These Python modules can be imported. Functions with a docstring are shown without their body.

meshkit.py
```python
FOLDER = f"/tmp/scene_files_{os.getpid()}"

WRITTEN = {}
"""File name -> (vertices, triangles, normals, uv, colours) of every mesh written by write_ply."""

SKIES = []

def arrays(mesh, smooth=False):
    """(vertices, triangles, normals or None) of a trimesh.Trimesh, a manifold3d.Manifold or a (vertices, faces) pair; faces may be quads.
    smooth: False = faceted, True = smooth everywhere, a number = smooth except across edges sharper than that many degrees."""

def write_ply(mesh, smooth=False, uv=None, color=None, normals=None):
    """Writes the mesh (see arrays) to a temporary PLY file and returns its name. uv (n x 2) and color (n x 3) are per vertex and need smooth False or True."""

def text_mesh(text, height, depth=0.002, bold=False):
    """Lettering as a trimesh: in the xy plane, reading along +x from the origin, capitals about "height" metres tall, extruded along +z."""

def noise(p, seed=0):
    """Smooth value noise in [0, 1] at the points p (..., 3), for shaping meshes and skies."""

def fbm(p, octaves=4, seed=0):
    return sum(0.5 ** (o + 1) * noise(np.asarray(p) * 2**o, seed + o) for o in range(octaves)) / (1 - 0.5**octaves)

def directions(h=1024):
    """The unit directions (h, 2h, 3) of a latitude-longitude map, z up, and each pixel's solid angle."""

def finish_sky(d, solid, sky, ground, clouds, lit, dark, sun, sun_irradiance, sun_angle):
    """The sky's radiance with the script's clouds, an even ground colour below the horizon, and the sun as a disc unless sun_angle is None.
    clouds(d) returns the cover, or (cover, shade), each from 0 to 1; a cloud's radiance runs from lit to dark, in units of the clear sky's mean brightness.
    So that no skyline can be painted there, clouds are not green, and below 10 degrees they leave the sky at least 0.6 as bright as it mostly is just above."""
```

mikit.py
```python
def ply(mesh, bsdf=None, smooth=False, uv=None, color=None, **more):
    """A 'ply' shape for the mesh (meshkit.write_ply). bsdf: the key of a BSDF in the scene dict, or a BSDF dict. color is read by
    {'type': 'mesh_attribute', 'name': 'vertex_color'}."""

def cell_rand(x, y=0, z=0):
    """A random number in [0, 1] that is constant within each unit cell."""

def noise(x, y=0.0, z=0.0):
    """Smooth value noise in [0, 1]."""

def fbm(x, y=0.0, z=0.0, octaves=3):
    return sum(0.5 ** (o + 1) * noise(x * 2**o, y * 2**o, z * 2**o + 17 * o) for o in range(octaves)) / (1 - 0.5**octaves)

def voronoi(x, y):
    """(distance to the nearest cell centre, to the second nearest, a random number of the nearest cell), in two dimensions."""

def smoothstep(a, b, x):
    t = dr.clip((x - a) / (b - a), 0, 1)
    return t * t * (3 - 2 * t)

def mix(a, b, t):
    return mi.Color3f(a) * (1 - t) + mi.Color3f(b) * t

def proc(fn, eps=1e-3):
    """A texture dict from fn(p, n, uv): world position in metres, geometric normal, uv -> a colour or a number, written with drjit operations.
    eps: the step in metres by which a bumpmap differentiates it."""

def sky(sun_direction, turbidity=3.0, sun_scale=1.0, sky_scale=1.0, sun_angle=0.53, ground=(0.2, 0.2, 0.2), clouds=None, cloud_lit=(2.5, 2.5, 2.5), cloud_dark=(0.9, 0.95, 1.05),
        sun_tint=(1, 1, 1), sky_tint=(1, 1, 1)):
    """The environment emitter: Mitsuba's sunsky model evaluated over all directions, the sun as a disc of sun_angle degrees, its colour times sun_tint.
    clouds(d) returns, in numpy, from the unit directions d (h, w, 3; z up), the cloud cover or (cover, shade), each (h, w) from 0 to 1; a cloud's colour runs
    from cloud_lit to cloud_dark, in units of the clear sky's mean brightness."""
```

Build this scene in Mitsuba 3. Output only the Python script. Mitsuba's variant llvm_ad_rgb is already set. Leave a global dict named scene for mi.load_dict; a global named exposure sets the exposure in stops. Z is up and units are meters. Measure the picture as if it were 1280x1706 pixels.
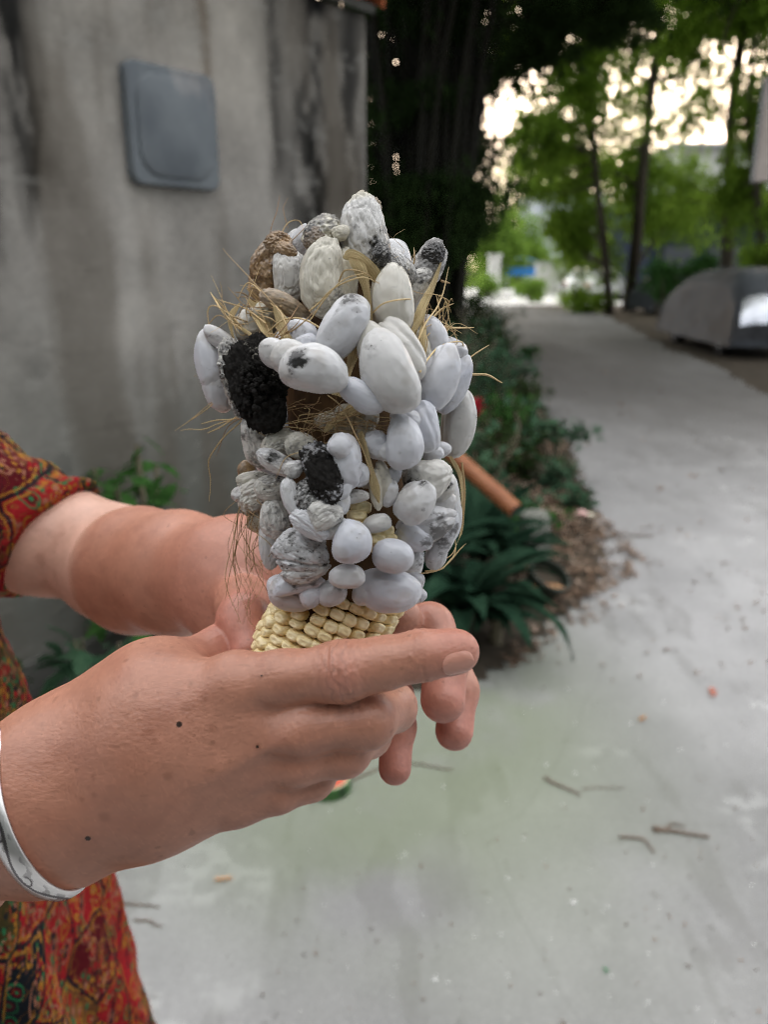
import math, random
import numpy as np, trimesh, mitsuba as mi, drjit as dr
import mikit, meshkit
from mikit import proc, fbm, noise, smoothstep, mix, voronoi, cell_rand

# ------------------------------------------------------------------ camera, sky, exposure
scene, labels = {}, {}
exposure = 4.05
T = mi.ScalarTransform4f
CAM_H, PITCH, FPX = 1.40, math.radians(17.0), 1326.0
CAM = np.array([0, 0, CAM_H])
FW = np.array([0, math.cos(PITCH), -math.sin(PITCH)])
RT = np.array([1.0, 0, 0])
UP = np.array([0, math.sin(PITCH), math.cos(PITCH)])
scene['camera'] = {'type': 'thinlens', 'fov': 2 * math.degrees(math.atan(640 / FPX)), 'fov_axis': 'x', 'near_clip': 0.02, 'far_clip': 5000.0,
                   'aperture_radius': 0.0016, 'focus_distance': 0.325,
                   'to_world': T().look_at(origin=CAM.tolist(), target=(CAM + FW).tolist(), up=[0, 0, 1])}

SUN_DIR = np.array([0.20, 1.0, 0.22])


def cloud_deck(d):
    """An even overcast: brighter and warmer low towards the evening sun, cooler and plainer overhead."""
    s = SUN_DIR / np.linalg.norm(SUN_DIR)
    t = np.clip(d @ s, -1, 1)
    n = meshkit.fbm(d * np.array([3.0, 3.0, 6.0]), 4, 5)
    warm = np.exp(-(1 - t) / 0.13)
    shade = np.clip(1.0 - 1.0 * warm - 0.55 * np.clip(d[..., 2], 0, 1) ** 1.3 + 0.25 * (n - 0.5), 0, 1)
    return np.ones(d.shape[:2]), shade


scene['sky'] = mikit.sky(SUN_DIR.tolist(), turbidity=4, sun_scale=0.13, sun_angle=45, sky_scale=1.0, clouds=cloud_deck, cloud_lit=(3.9, 3.85, 3.8), cloud_dark=(0.78, 0.84, 0.94), sun_tint=(1, 0.90, 0.78))


# ------------------------------------------------------------------ helpers
def P(px, py, d):
    """The point that lies d metres in front of the camera in the direction of a place in the photograph (used to set things out)."""
    return CAM + d * (FW + (px - 640) / FPX * RT - (py - 853) / FPX * UP)


def ray(px, py):
    return FW + (px - 640) / FPX * RT - (py - 853) / FPX * UP


def G(px, py, z=0.0):
    r = ray(px, py)
    return CAM + (z - CAM_H) / r[2] * r


def on_plane(px, py, p0, n):
    r = ray(px, py)
    return CAM + np.dot(p0 - CAM, n) / np.dot(r, n) * r


def at_y(px, py, y):
    r = ray(px, py)
    return CAM + y / r[1] * r


def unit(v):
    v = np.asarray(v, float)
    return v / np.linalg.norm(v)


class MB:
    def __init__(self):
        self.v, self.f, self.u, self.n = [], [], [], 0

    def add(self, v, f, uv=None):
        v, f = np.asarray(v, float), np.asarray(f, int)
        if f.shape[1] == 4:
            f = np.vstack([f[:, [0, 1, 2]], f[:, [0, 2, 3]]])
        self.v.append(v); self.f.append(f + self.n); self.n += len(v)
        self.u.append(np.zeros((len(v), 2)) if uv is None else np.asarray(uv, float))
        return self

    def mesh(self, m):
        return self.add(m.vertices, m.faces)

    def tube(self, pts, rad, sides=8, cap=True, uv=None):
        v, f = tube(pts, rad, sides, cap)
        return self.add(v, f, None if uv is None else np.tile(uv, (len(v), 1)))

    def box(self, lo, hi, M=None, off=(0, 0, 0)):
        m = trimesh.creation.box(extents=np.subtract(hi, lo)); v = m.vertices + (np.add(lo, hi) / 2)
        if M is not None: v = v @ np.asarray(M)
        return self.add(v + np.asarray(off), m.faces)

    def get(self):
        return np.vstack(self.v), np.vstack(self.f)

    def uv(self):
        return np.vstack(self.u)


def tube(pts, rad, sides=8, cap=True):
    pts = np.asarray(pts, float); n = len(pts)
    rad = np.broadcast_to(rad, n)
    t = np.gradient(pts, axis=0); t /= np.linalg.norm(t, axis=1, keepdims=True) + 1e-12
    a = np.cross(t[0], [0.3, 0.2, 0.93]); a /= np.linalg.norm(a) + 1e-12
    rings = []
    for i in range(n):
        a = a - t[i] * np.dot(a, t[i]); a /= np.linalg.norm(a) + 1e-12
        b = np.cross(t[i], a)
        an = np.arange(sides) * 2 * np.pi / sides
        rings.append(pts[i] + rad[i] * (np.cos(an)[:, None] * a + np.sin(an)[:, None] * b))
    v = np.vstack(rings + [pts[:1], pts[-1:]])
    f = []
    j = np.arange(sides); k = (j + 1) % sides
    for i in range(n - 1):
        o = i * sides
        f.append(np.stack([o + j, o + k, o + sides + k], 1)); f.append(np.stack([o + j, o + sides + k, o + sides + j], 1))
    if cap:
        f.append(np.stack([k, j, np.full(sides, n * sides)], 1))
        o = (n - 1) * sides
        f.append(np.stack([o + j, o + k, np.full(sides, n * sides + 1)], 1))
    return v, np.vstack(f)


def spline(pts, n):
    """Catmull-Rom through the points."""
    p = np.asarray(pts, float)
    p = np.vstack([2 * p[0] - p[1], p, 2 * p[-1] - p[-2]])
    m = len(p) - 3
    out = []
    for t in np.linspace(0, m - 1e-9, n):
        i = int(t); u = t - i
        a, b, c, d = p[i:i + 4]
        out.append(0.5 * (2 * b + (c - a) * u + (2 * a - 5 * b + 4 * c - d) * u * u + (3 * b - a - 3 * c + d) * u ** 3))
    return np.array(out)


_used = {}


def num(key):
    k = _used.get(key, 0); _used[key] = k + 1
    return key if k == 0 else f'{key}_{k:03d}'


def tag(key, label=None, category=None, group=None, kind=None):
    d = labels.setdefault(key, {})
    for a, b in (('label', label), ('category', category), ('group', group), ('kind', kind)):
        if b: d[a] = b
    return key


def thing(name, label, category, group=None):
    return tag(num(name), label, category, group)


def part(parent, name, mesh, bsdf, smooth=False, uv=None, label=None, kind=None):
    key = num(f'{parent}__{name}')
    scene[key] = mikit.ply(mesh, bsdf, smooth=smooth, uv=uv)
    if label or kind: tag(key, label, None, None, kind)
    return key


def single(name, mesh, bsdf, label, category, smooth=False, uv=None, group=None, kind=None):
    key = num(name)
    scene[key] = mikit.ply(mesh, bsdf, smooth=smooth, uv=uv)
    return tag(key, label, category, group, kind)


def structure(name, mesh, bsdf, smooth=False, uv=None):
    key = num(name)
    scene[key] = mikit.ply(mesh, bsdf, smooth=smooth, uv=uv)
    return tag(key, None, None, None, 'structure')


def grid(nx, ny, closed=False):
    i, j = np.meshgrid(np.arange(nx if closed else nx - 1), np.arange(ny - 1), indexing='ij')
    a = (i * ny + j).ravel(); b = (((i + 1) % nx) * ny + j).ravel()
    return np.vstack([np.stack([a, b, b + 1], 1), np.stack([a, b + 1, a + 1], 1)])


# ---- signed distance surfaces
def smin(a, b, k):
    h = np.maximum(k - np.abs(a - b), 0) / np.maximum(k, 1e-9)
    return np.minimum(a, b) - h * h * k * 0.25


def cone(p, a, b, ra, rb):
    a, b = np.asarray(a, np.float32), np.asarray(b, np.float32)
    ab = b - a
    t = np.clip(((p - a) @ ab) / max(float(ab @ ab), 1e-12), 0, 1)
    q = p - a - t[:, None] * ab
    return np.sqrt(np.einsum('ij,ij->i', q, q)) - (ra + (rb - ra) * t)


def ell(p, c, axes, r):
    q = ((p - np.asarray(c, np.float32)) @ np.asarray(axes, np.float32).T) / np.asarray(r, np.float32)
    l = np.sqrt(np.einsum('ij,ij->i', q, q))
    q2 = q / np.asarray(r, np.float32)
    g = np.sqrt(np.einsum('ij,ij->i', q2, q2))
    return l * (l - 1) / np.maximum(g, 1e-6)


def surf(fn, lo, hi, h, B=12, slack=1.6):
    """Surface nets over the blocks near the surface: (vertices, faces)."""
    lo, hi = np.asarray(lo, float), np.asarray(hi, float)
    nb = np.ceil((hi - lo) / (h * B)).astype(int)
    ids = np.stack(np.meshgrid(*[np.arange(n) for n in nb], indexing='ij'), -1).reshape(-1, 3)
    cen = lo + (ids + 0.5) * h * B
    act = np.abs(fn(cen.astype(np.float32))) < h * B * 0.87 * slack + h
    ids = ids[act]
    n1 = B + 1
    loc = np.stack(np.meshgrid(*[np.arange(n1)] * 3, indexing='ij'), -1).reshape(-1, 3)
    dims = nb * B + 2
    VK, VP, Q = [], [], []
    key = lambda c: (c[..., 0] * dims[1] + c[..., 1]) * dims[2] + c[..., 2]
    for s in range(0, len(ids), 300):
        blk = ids[s:s + 300]
        g = blk[:, None, :] * B + loc[None]
        val = fn((lo + g.reshape(-1, 3) * h).astype(np.float32)).reshape(len(blk), n1, n1, n1)
        sg = val < 0
        c = [sg[:, i:i + B, j:j + B, k:k + B] for i in (0, 1) for j in (0, 1) for k in (0, 1)]
        cnt = sum(x.astype(np.int8) for x in c)
        bi, i, j, k = np.nonzero((cnt > 0) & (cnt < 8))
        if len(bi) == 0: continue
        acc, w = np.zeros((len(bi), 3)), np.zeros(len(bi))
        for ax in range(3):
            o1, o2 = [a for a in range(3) if a != ax]
            for u in (0, 1):
                for v in (0, 1):
                    d = [0, 0, 0]; d[o1] = u; d[o2] = v
                    e = list(d); e[ax] = 1
                    va = val[bi, i + d[0], j + d[1], k + d[2]]; vb = val[bi, i + e[0], j + e[1], k + e[2]]
                    m = (va < 0) != (vb < 0)
                    t = np.where(m, va / np.where(m, va - vb, 1), 0)
                    pt = np.zeros((len(bi), 3)); pt[:] = d; pt[:, ax] += t
                    acc += pt * m[:, None]; w += m
        cell = blk[bi] * B + np.stack([i, j, k], 1)
        VK.append(key(cell)); VP.append(lo + (cell + acc / w[:, None]) * h)
        for ax in range(3):
            o1, o2 = (ax + 1) % 3, (ax + 2) % 3
            e = [slice(0, B)] * 3; e2 = [slice(0, B)] * 3; e2[ax] = slice(1, B + 1)
            a = sg[:, e[0], e[1], e[2]]; b = sg[:, e2[0], e2[1], e2[2]]
            bi2, i2, j2, k2 = np.nonzero(a != b)
            cc = blk[bi2] * B + np.stack([i2, j2, k2], 1)
            q = []
            for u, v in ((0, 0), (1, 0), (1, 1), (0, 1)):
                c2 = cc.copy(); c2[:, o1] -= u; c2[:, o2] -= v
                q.append(key(c2))
            q = np.stack(q, 1)
            fl = ~a[bi2, i2, j2, k2]
            q[fl] = q[fl][:, ::-1]
            Q.append(q)
    VK, VP, Q = np.concatenate(VK), np.vstack(VP), np.vstack(Q)
    o = np.argsort(VK); VK, VP = VK[o], VP[o]
    ix = np.searchsorted(VK, Q); ix = np.minimum(ix, len(VK) - 1)
    ok = (VK[ix] == Q).all(1)
    ix = ix[ok][:, ::-1]
    return VP, np.vstack([ix[:, [0, 1, 2]], ix[:, [0, 2, 3]]])


def fixed(v, f):
    """Faces turned outwards."""
    m = trimesh.Trimesh(v, f, process=False)
    if m.volume < 0: f = f[:, ::-1]
    return v, f


def rgb(r, g, b):
    return {'type': 'rgb', 'value': [r, g, b]}


def paint(color, rough=0.6, spec=0.5, **kw):
    d = {'type': 'principled', 'base_color': rgb(*color) if isinstance(color, tuple) else color, 'roughness': rough, 'specular': spec}
    d.update(kw)
    return d


def two(b):
    return {'type': 'twosided', 'bsdf': b}


def bump(b, fn, scale, eps=1e-3):
    return {'type': 'bumpmap', 'arbitrary': proc(fn, eps), 'scale': scale, 'bsdf': b}
# ================================================================== THE SETTING
rng = np.random.default_rng(7)


def road_color(p, n, uv):
    x, y = p.x, p.y
    big = fbm(x * 0.9, y * 0.9, 3.0, 4); mid = fbm(x * 6, y * 6, 1.0, 4); fine = noise(x * 160, y * 160) * 0.5 + noise(x * 420, y * 420) * 0.5
    v = 0.345 + 0.12 * (big - 0.5) + 0.09 * (mid - 0.5) + 0.09 * (fine - 0.5)
    c = mi.Color3f(v * 1.0, v * 0.99, v * 0.98)
    # pale scuffs and lime specks
    scuff = smoothstep(0.62, 0.75, fbm(x * 3.1 + 9, y * 4.3, 5.0, 4)) * smoothstep(0.45, 0.65, fbm(x * 22, y * 22, 2.0, 3))
    c = mix(c, (0.47, 0.47, 0.46), scuff * 0.75)
    sp = noise(x * 70 + 11, y * 70 + 3)
    c = mix(c, (0.62, 0.62, 0.6), smoothstep(0.94, 0.98, sp) * 0.25)
    dk = noise(x * 33 + 4, y * 33 + 8) * 0.6 + noise(x * 90, y * 90 + 5) * 0.4
    c = mix(c, (0.13, 0.12, 0.11), smoothstep(0.83, 0.90, dk) * 0.4)
    c = c * (0.90 + 0.2 * smoothstep(0.35, 0.65, fbm(x * 1.7 + 20, y * 0.8 + 3, 2.0, 4)))
    wd = fbm(x * 9 + 31, y * 2.6, 1.0, 4)
    c = mix(c, (0.20, 0.195, 0.185), smoothstep(0.62, 0.72, wd) * 0.35)
    # thin scratches and hairline cracks
    wx = x + 0.12 * fbm(x * 2, y * 2, 7.0, 3); wy = y + 0.12 * fbm(x * 2 + 5, y * 2, 8.0, 3)
    f1, f2, r = voronoi(wx * 0.55, wy * 0.55)
    c = mix(c, (0.15, 0.15, 0.14), (1 - smoothstep(0.0, 0.006, f2 - f1)) * 0.18 * smoothstep(0.55, 0.7, noise(x * 1.3, y * 1.3, 2.0)))
    # algae film along the damp edge by the plants
    dx, dy = x - 0.30, y - 2.25
    g = dr.exp(-(dx * dx / 0.22 + dy * dy / 0.75)) + 0.7 * dr.exp(-(dr.square(x + 0.25) / 0.16 + dr.square(y - 1.75) / 0.10))
    g = g * smoothstep(0.25, 0.65, fbm(x * 2.7, y * 2.7, 4.0, 4) + 0.12)
    c = mix(c, (0.205, 0.25, 0.135), dr.clip(g, 0, 1) * 0.62)
    # earth washed on to the concrete further up the lane
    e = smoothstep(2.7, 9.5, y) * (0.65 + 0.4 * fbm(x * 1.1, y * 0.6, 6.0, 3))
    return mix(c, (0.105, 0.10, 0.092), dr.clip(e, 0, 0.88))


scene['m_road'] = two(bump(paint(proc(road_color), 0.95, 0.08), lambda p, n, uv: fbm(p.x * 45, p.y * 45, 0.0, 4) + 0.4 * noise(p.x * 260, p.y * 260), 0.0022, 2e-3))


def earth_color(p, n, uv):
    a = fbm(p.x * 3, p.y * 3, p.z, 4); b = noise(p.x * 40, p.y * 40)
    return mix((0.026, 0.022, 0.016), (0.085, 0.068, 0.05), dr.clip(a * 0.8 + b * 0.3, 0, 1))


scene['m_earth'] = two(bump(paint(proc(earth_color), 0.95, 0.2), lambda p, n, uv: fbm(p.x * 12, p.y * 12, 0.0, 4), 0.03, 5e-3))
scene['m_pale_ground'] = two(paint(proc(lambda p, n, uv: mix((0.50, 0.48, 0.45), (0.64, 0.62, 0.58), fbm(p.x, p.y, 0.0, 3))), 0.9, 0.2))

structure('ground', ([[-900, -900, -0.03], [900, -900, -0.03], [900, 1500, -0.03], [-900, 1500, -0.03]], [[0, 1, 2], [0, 2, 3]]), 'm_earth')

# the lane: a forecourt in front of the house that narrows into a lane bending away to the left
left = [(-7.0, -4.0), (-7.0, 2.2), (-1.2, 2.6)] + [tuple(G(*q)[:2]) for q in ((640, 1010), (760, 880), (800, 720), (800, 620), (795, 570), (775, 540))] + [(1.0, 26), (-0.5, 33.5)]
right = [(6.0, -4.0), (6.0, 3.0), (5.8, 6.0)] + [tuple(G(*q)[:2]) for q in ((1330, 690), (1270, 652), (1190, 610), (1110, 578), (1050, 545))] + [tuple(G(1000, 522)[:2]), (4.6, 33.5)]


def dense(pts, step=0.15):
    out = []
    for (x0, y0), (x1, y1) in zip(pts[:-1], pts[1:]):
        n = max(1, int(math.hypot(x1 - x0, y1 - y0) / step))
        for k in range(n): out.append((x0 + (x1 - x0) * k / n, y0 + (y1 - y0) * k / n))
    return out + [pts[-1]]


def ragged(pts, amp, seed):
    q = np.array(dense(pts)); n = meshkit.fbm(np.c_[q * 2.3, np.full(len(q), seed)], 4) - 0.5
    q[:, 0] += amp * n * np.clip((q[:, 1] - 2.0) / 2, 0, 1)
    return [tuple(a) for a in q]


from shapely.geometry import Polygon
outline = ragged(left, 0.35, 3) + ragged(right, 0.30, 9)[::-1]
poly = Polygon(outline).buffer(0)
if poly.geom_type != 'Polygon': poly = max(poly.geoms, key=lambda g: g.area)
m = trimesh.creation.extrude_polygon(poly, 0.09, engine='earcut'); m.apply_translation([0, 0, -0.09])
structure('road', m, 'm_road')
structure('sunny_yard', ([[-14, 33.4, -0.012], [16, 33.4, -0.012], [22, 60, -0.012], [-20, 60, -0.012]], [[0, 1, 2], [0, 2, 3]]), 'm_pale_ground')

# ------------------------------------------------------------------ the house with its stained plaster wall
D0 = 3.70
WC = np.array([(610 - 640) / FPX / math.cos(PITCH) * D0 * 1.04, D0, 0.0])      # foot of the near corner
WA = math.radians(40)
WD = np.array([math.sin(WA), math.cos(WA), 0])                                     # along the wall, away from us
WN = np.array([WD[1], -WD[0], 0])                                                   # out of the wall, towards the lane
q = on_plane(610, 300, np.array([0, D0, 0]), np.array([0, 1.0, 0])); WC = np.array([q[0], D0, 0.0])
WH = 2.388
WL = 6.0


def wall_pt(s, z, o=0.0):
    """s metres along the wall from the far corner towards us, z up, o out of it."""
    return WC - WD * s + WN * o + np.array([0, 0, z])


def wall_color(p, n, uv):
    s = -((p.x - WC[0]) * WD[0] + (p.y - WC[1]) * WD[1]); z = p.z
    a = fbm(s * 1.4, z * 1.1, 1.0, 4); b = fbm(s * 7, z * 5, 2.0, 4); f = noise(s * 60, z * 60) * 0.5 + noise(s * 150, z * 150) * 0.5
    v = 0.28 + 0.28 * (a - 0.5) + 0.20 * (b - 0.5) + 0.07 * (f - 0.5)
    c = mi.Color3f(v * 1.03, v * 0.975, v * 0.885)
    # warmer wash towards the top, grey damp lower down
    c = mix(c, mi.Color3f(v * 1.12, v * 1.04, v * 0.88), smoothstep(1.6, 2.4, z + 0.5 * (a - 0.5)) * 0.7)
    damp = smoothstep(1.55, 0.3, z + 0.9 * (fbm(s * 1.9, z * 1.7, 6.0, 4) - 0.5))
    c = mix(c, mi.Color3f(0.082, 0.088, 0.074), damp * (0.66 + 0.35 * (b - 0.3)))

    def streak(s0, w, z0, z1, depth, rag):
        wob = s + 0.06 * (fbm(z * 3, s0 * 5, 1.0, 3) - 0.5) + rag * (fbm(s * 16, z * 5, s0, 3) - 0.5)
        m_ = dr.exp(-dr.square((wob - s0) / w)) * smoothstep(z0, z0 + (z1 - z0) * 0.45, z + 0.35 * (fbm(s * 22, z * 2.2, s0 + 3, 4) - 0.5))
        return dr.clip(m_ * depth, 0, 1)
    soot = mi.Color3f(0.036, 0.034, 0.030)
    tex = smoothstep(0.22, 0.52, fbm(s * 20, z * 7, 8.0, 4))
    for s0, w, z0, z1, dep in ((0.10, 0.10, 1.1, 1.8, 0.9), (0.30, 0.15, 1.15, 1.75, 1.0), (0.52, 0.05, 1.5, 2.3, 0.75), (1.50, 0.085, 1.45, 1.95, 0.95), (1.66, 0.05, 1.2, 2.0, 0.7), (1.85, 0.11, 1.0, 1.8, 0.85), (2.3, 0.2, 1.0, 2.1, 0.6)):
        c = mix(c, soot, streak(s0, w, z0, z1, dep, 0.12) * (0.6 + 0.55 * tex))
    rust = streak(0.835, 0.022, 1.72, 2.0, 0.7, 0.02)
    c = mix(c, mi.Color3f(0.13, 0.10, 0.07), rust)
    ochre = streak(1.98, 0.05, 0.7, 1.1, 0.6, 0.06) * smoothstep(1.9, 1.5, z)
    c = mix(c, mi.Color3f(0.19, 0.15, 0.075), ochre)
    # black lichen blotches low down, pale scratches
    bl = smoothstep(0.56, 0.66, fbm(s * 9 + 3, z * 9, 4.0, 5)) * smoothstep(1.35, 0.9, z)
    c = mix(c, mi.Color3f(0.05, 0.052, 0.048), bl * 0.32)
    pale = smoothstep(0.64, 0.72, fbm(s * 12 + 7, z * 20, 9.0, 4))
    c = mix(c, mi.Color3f(0.30, 0.295, 0.27), pale * 0.22)
    c = mix(c, mi.Color3f(0.10, 0.085, 0.065), smoothstep(0.50, 0.70, fbm(s * 5 + 2, z * 0.7, 3.0, 4)) * 0.6)
    gr = smoothstep(2.2, 2.9, s + 0.3 * (a - 0.5))
    c = mix(c, mi.Color3f(0.06, 0.055, 0.048), gr * 0.6)
    return c


scene['m_wall'] = two(bump(paint(proc(wall_color), 0.92, 0.25), lambda p, n, uv: fbm((p.x - p.y) * 12, (p.x + p.y) * 12, p.z * 12, 4) + 0.25 * noise((p.x - p.y) * 120, p.z * 120), 0.006, 3e-3))
house = thing('plaster_house', 'old grey plaster house wall streaked with black damp stains and an orange tiled eave', 'house')
b = MB()
c0, c1 = WC - WD * WL, WC; back = -WN * 5.0
quad = np.array([c0, c1, c1 + back, c0 + back])
v = np.vstack([quad + [0, 0, -0.1], quad + [0, 0, WH]])
b.add(v, [[0, 1, 5, 4], [1, 2, 6, 5], [2, 3, 7, 6], [3, 0, 4, 7], [4, 5, 6, 7]])
part(house, 'wall', b.get(), 'm_wall')
scene['m_plinth'] = two(paint((0.10, 0.10, 0.09), 0.95, 0.2))
b = MB(); B3 = np.array([WD * -1, WN, [0, 0, 1.0]])
b.box((-0.01, 0, 0), (WL, 0.045, 0.16), B3, WC); part(house, 'plinth', b.get(), 'm_plinth')


def tile_color(p, n, uv):
    r = fbm(p.x * 9, p.y * 9, p.z * 9, 3)
    return mix((0.36, 0.09, 0.035), (0.62, 0.20, 0.08), r)


scene['m_tile'] = two(paint(proc(tile_color), 0.75, 0.3))
# roof: a slab and rows of barrel tiles, the outer edge of the eave running along the wall head
pitch_r = math.radians(24)
RU = -WN * math.cos(pitch_r) + np.array([0, 0, math.sin(pitch_r)])
RN = unit(np.cross(WD, RU)); RN = RN if RN[2] > 0 else -RN
b = MB(); e0 = wall_pt(-0.02, WH + 0.003) + WN * 0.03
b.add([e0, e0 - WD * (WL), e0 - WD * WL + RU * 2.9, e0 + RU * 2.9] + [x + RN * 0.03 for x in (e0, e0 - WD * WL, e0 - WD * WL + RU * 2.9, e0 + RU * 2.9)],
      [[0, 1, 2, 3], [4, 7, 6, 5], [0, 4, 5, 1], [1, 5, 6, 2], [2, 6, 7, 3], [3, 7, 4, 0]])
roof = part(house, 'roof', b.get(), 'm_plinth')
th = np.linspace(0, np.pi, 7)
for i in range(16):
    s0 = 0.055 + i * 0.19
    for r_ in range(2):
        o = e0 - WD * s0 + RU * (r_ * 0.30 - 0.02) + RN * (0.032 + 0.012 * (r_ == 0) * 0)
        rings = []
        for t, k in ((0, 1.0), (0.33, 0.86)):
            for rad in (0.085 * k, 0.070 * k):
                rings.append([o + RU * t + WD * rad * math.cos(a) + RN * (rad * 0.8 * math.sin(a) + (0.02 if t == 0 and r_ else 0)) for a in th])
        A, B_, C_, D_ = [np.array(x) for x in rings]
        vv = np.vstack([A, B_, C_, D_]); n7 = 7; ff = []
        for a in range(6):
            ff += [[a, a + 1, 14 + a + 1, 14 + a], [7 + a + 1, 7 + a, 21 + a, 21 + a + 1], [a, 7 + a, 7 + a + 1, a + 1], [14 + a, 14 + a + 1, 21 + a + 1, 21 + a]]
        key = num(f'{roof}__tile'); scene[key] = mikit.ply((vv, ff), 'm_tile')

# the flat stone coloured cover on the wall
sz = []
for q in ((197, 102), (212, 310), (349, 128), (357, 318)):
    w = on_plane(*q, WC, WN); sz.append((np.dot(w - WC, -WD), w[2]))
sL, sR = (sz[0][0] + sz[1][0]) / 2, (sz[2][0] + sz[3][0]) / 2
zT, zB = (sz[0][1] + sz[2][1]) / 2, (sz[1][1] + sz[3][1]) / 2
BW, BH = abs(sL - sR), zT - zB
print('cover', sL, sR, zT, zB)
from shapely.geometry import box as sbox


def rounded(w, h, r):
    return sbox(-w / 2 + r, -h / 2 + r, w / 2 - r, h / 2 - r).buffer(r, quad_segs=6)


def plate(w, h, r, depth, o, mat, name, parent, cx=0.0, cz=0.0, dome=0.0):
    p = rounded(w, h, r)
    rings, k = [], 7
    for i in range(k):
        t = i / (k - 1); ins = min(w, h) * 0.42 * t
        q = rounded(w - 2 * ins, h - 2 * ins, max(r - ins * 0.5, 0.012))
        xy = np.array([q.exterior.interpolate(a, normalized=True).coords[0] for a in np.linspace(0, 1, 64, endpoint=False)])
        rings.append(np.c_[xy, np.full(64, depth + dome * math.sin(t * math.pi / 2))])
    xy = np.array([p.exterior.interpolate(a, normalized=True).coords[0] for a in np.linspace(0, 1, 64, endpoint=False)])
    rings = [np.c_[xy, np.zeros(64)], np.c_[xy, np.full(64, depth - 0.008)]] + rings
    rings[2][:, :2] *= (w - 0.012) / w
    v = np.vstack(rings + [[[0, 0, depth + dome]]]); f = []
    j = np.arange(64); kx = (j + 1) % 64
    for i in range(len(rings) - 1): f += [np.stack([i * 64 + j, i * 64 + kx, (i + 1) * 64 + kx], 1), np.stack([i * 64 + j, (i + 1) * 64 + kx, (i + 1) * 64 + j], 1)]
    e = (len(rings) - 1) * 64; f.append(np.stack([e + j, e + kx, np.full(64, len(v) - 1)], 1)); f = np.vstack(f)
    c = wall_pt((sL + sR) / 2, (zT + zB) / 2, o)
    W = c + np.outer(v[:, 0] + cx, WD) + np.outer(v[:, 1] + cz, [0, 0, 1]) + np.outer(v[:, 2], WN)
    return part(parent, name, fixed(W, f), mat, smooth=35)


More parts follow.
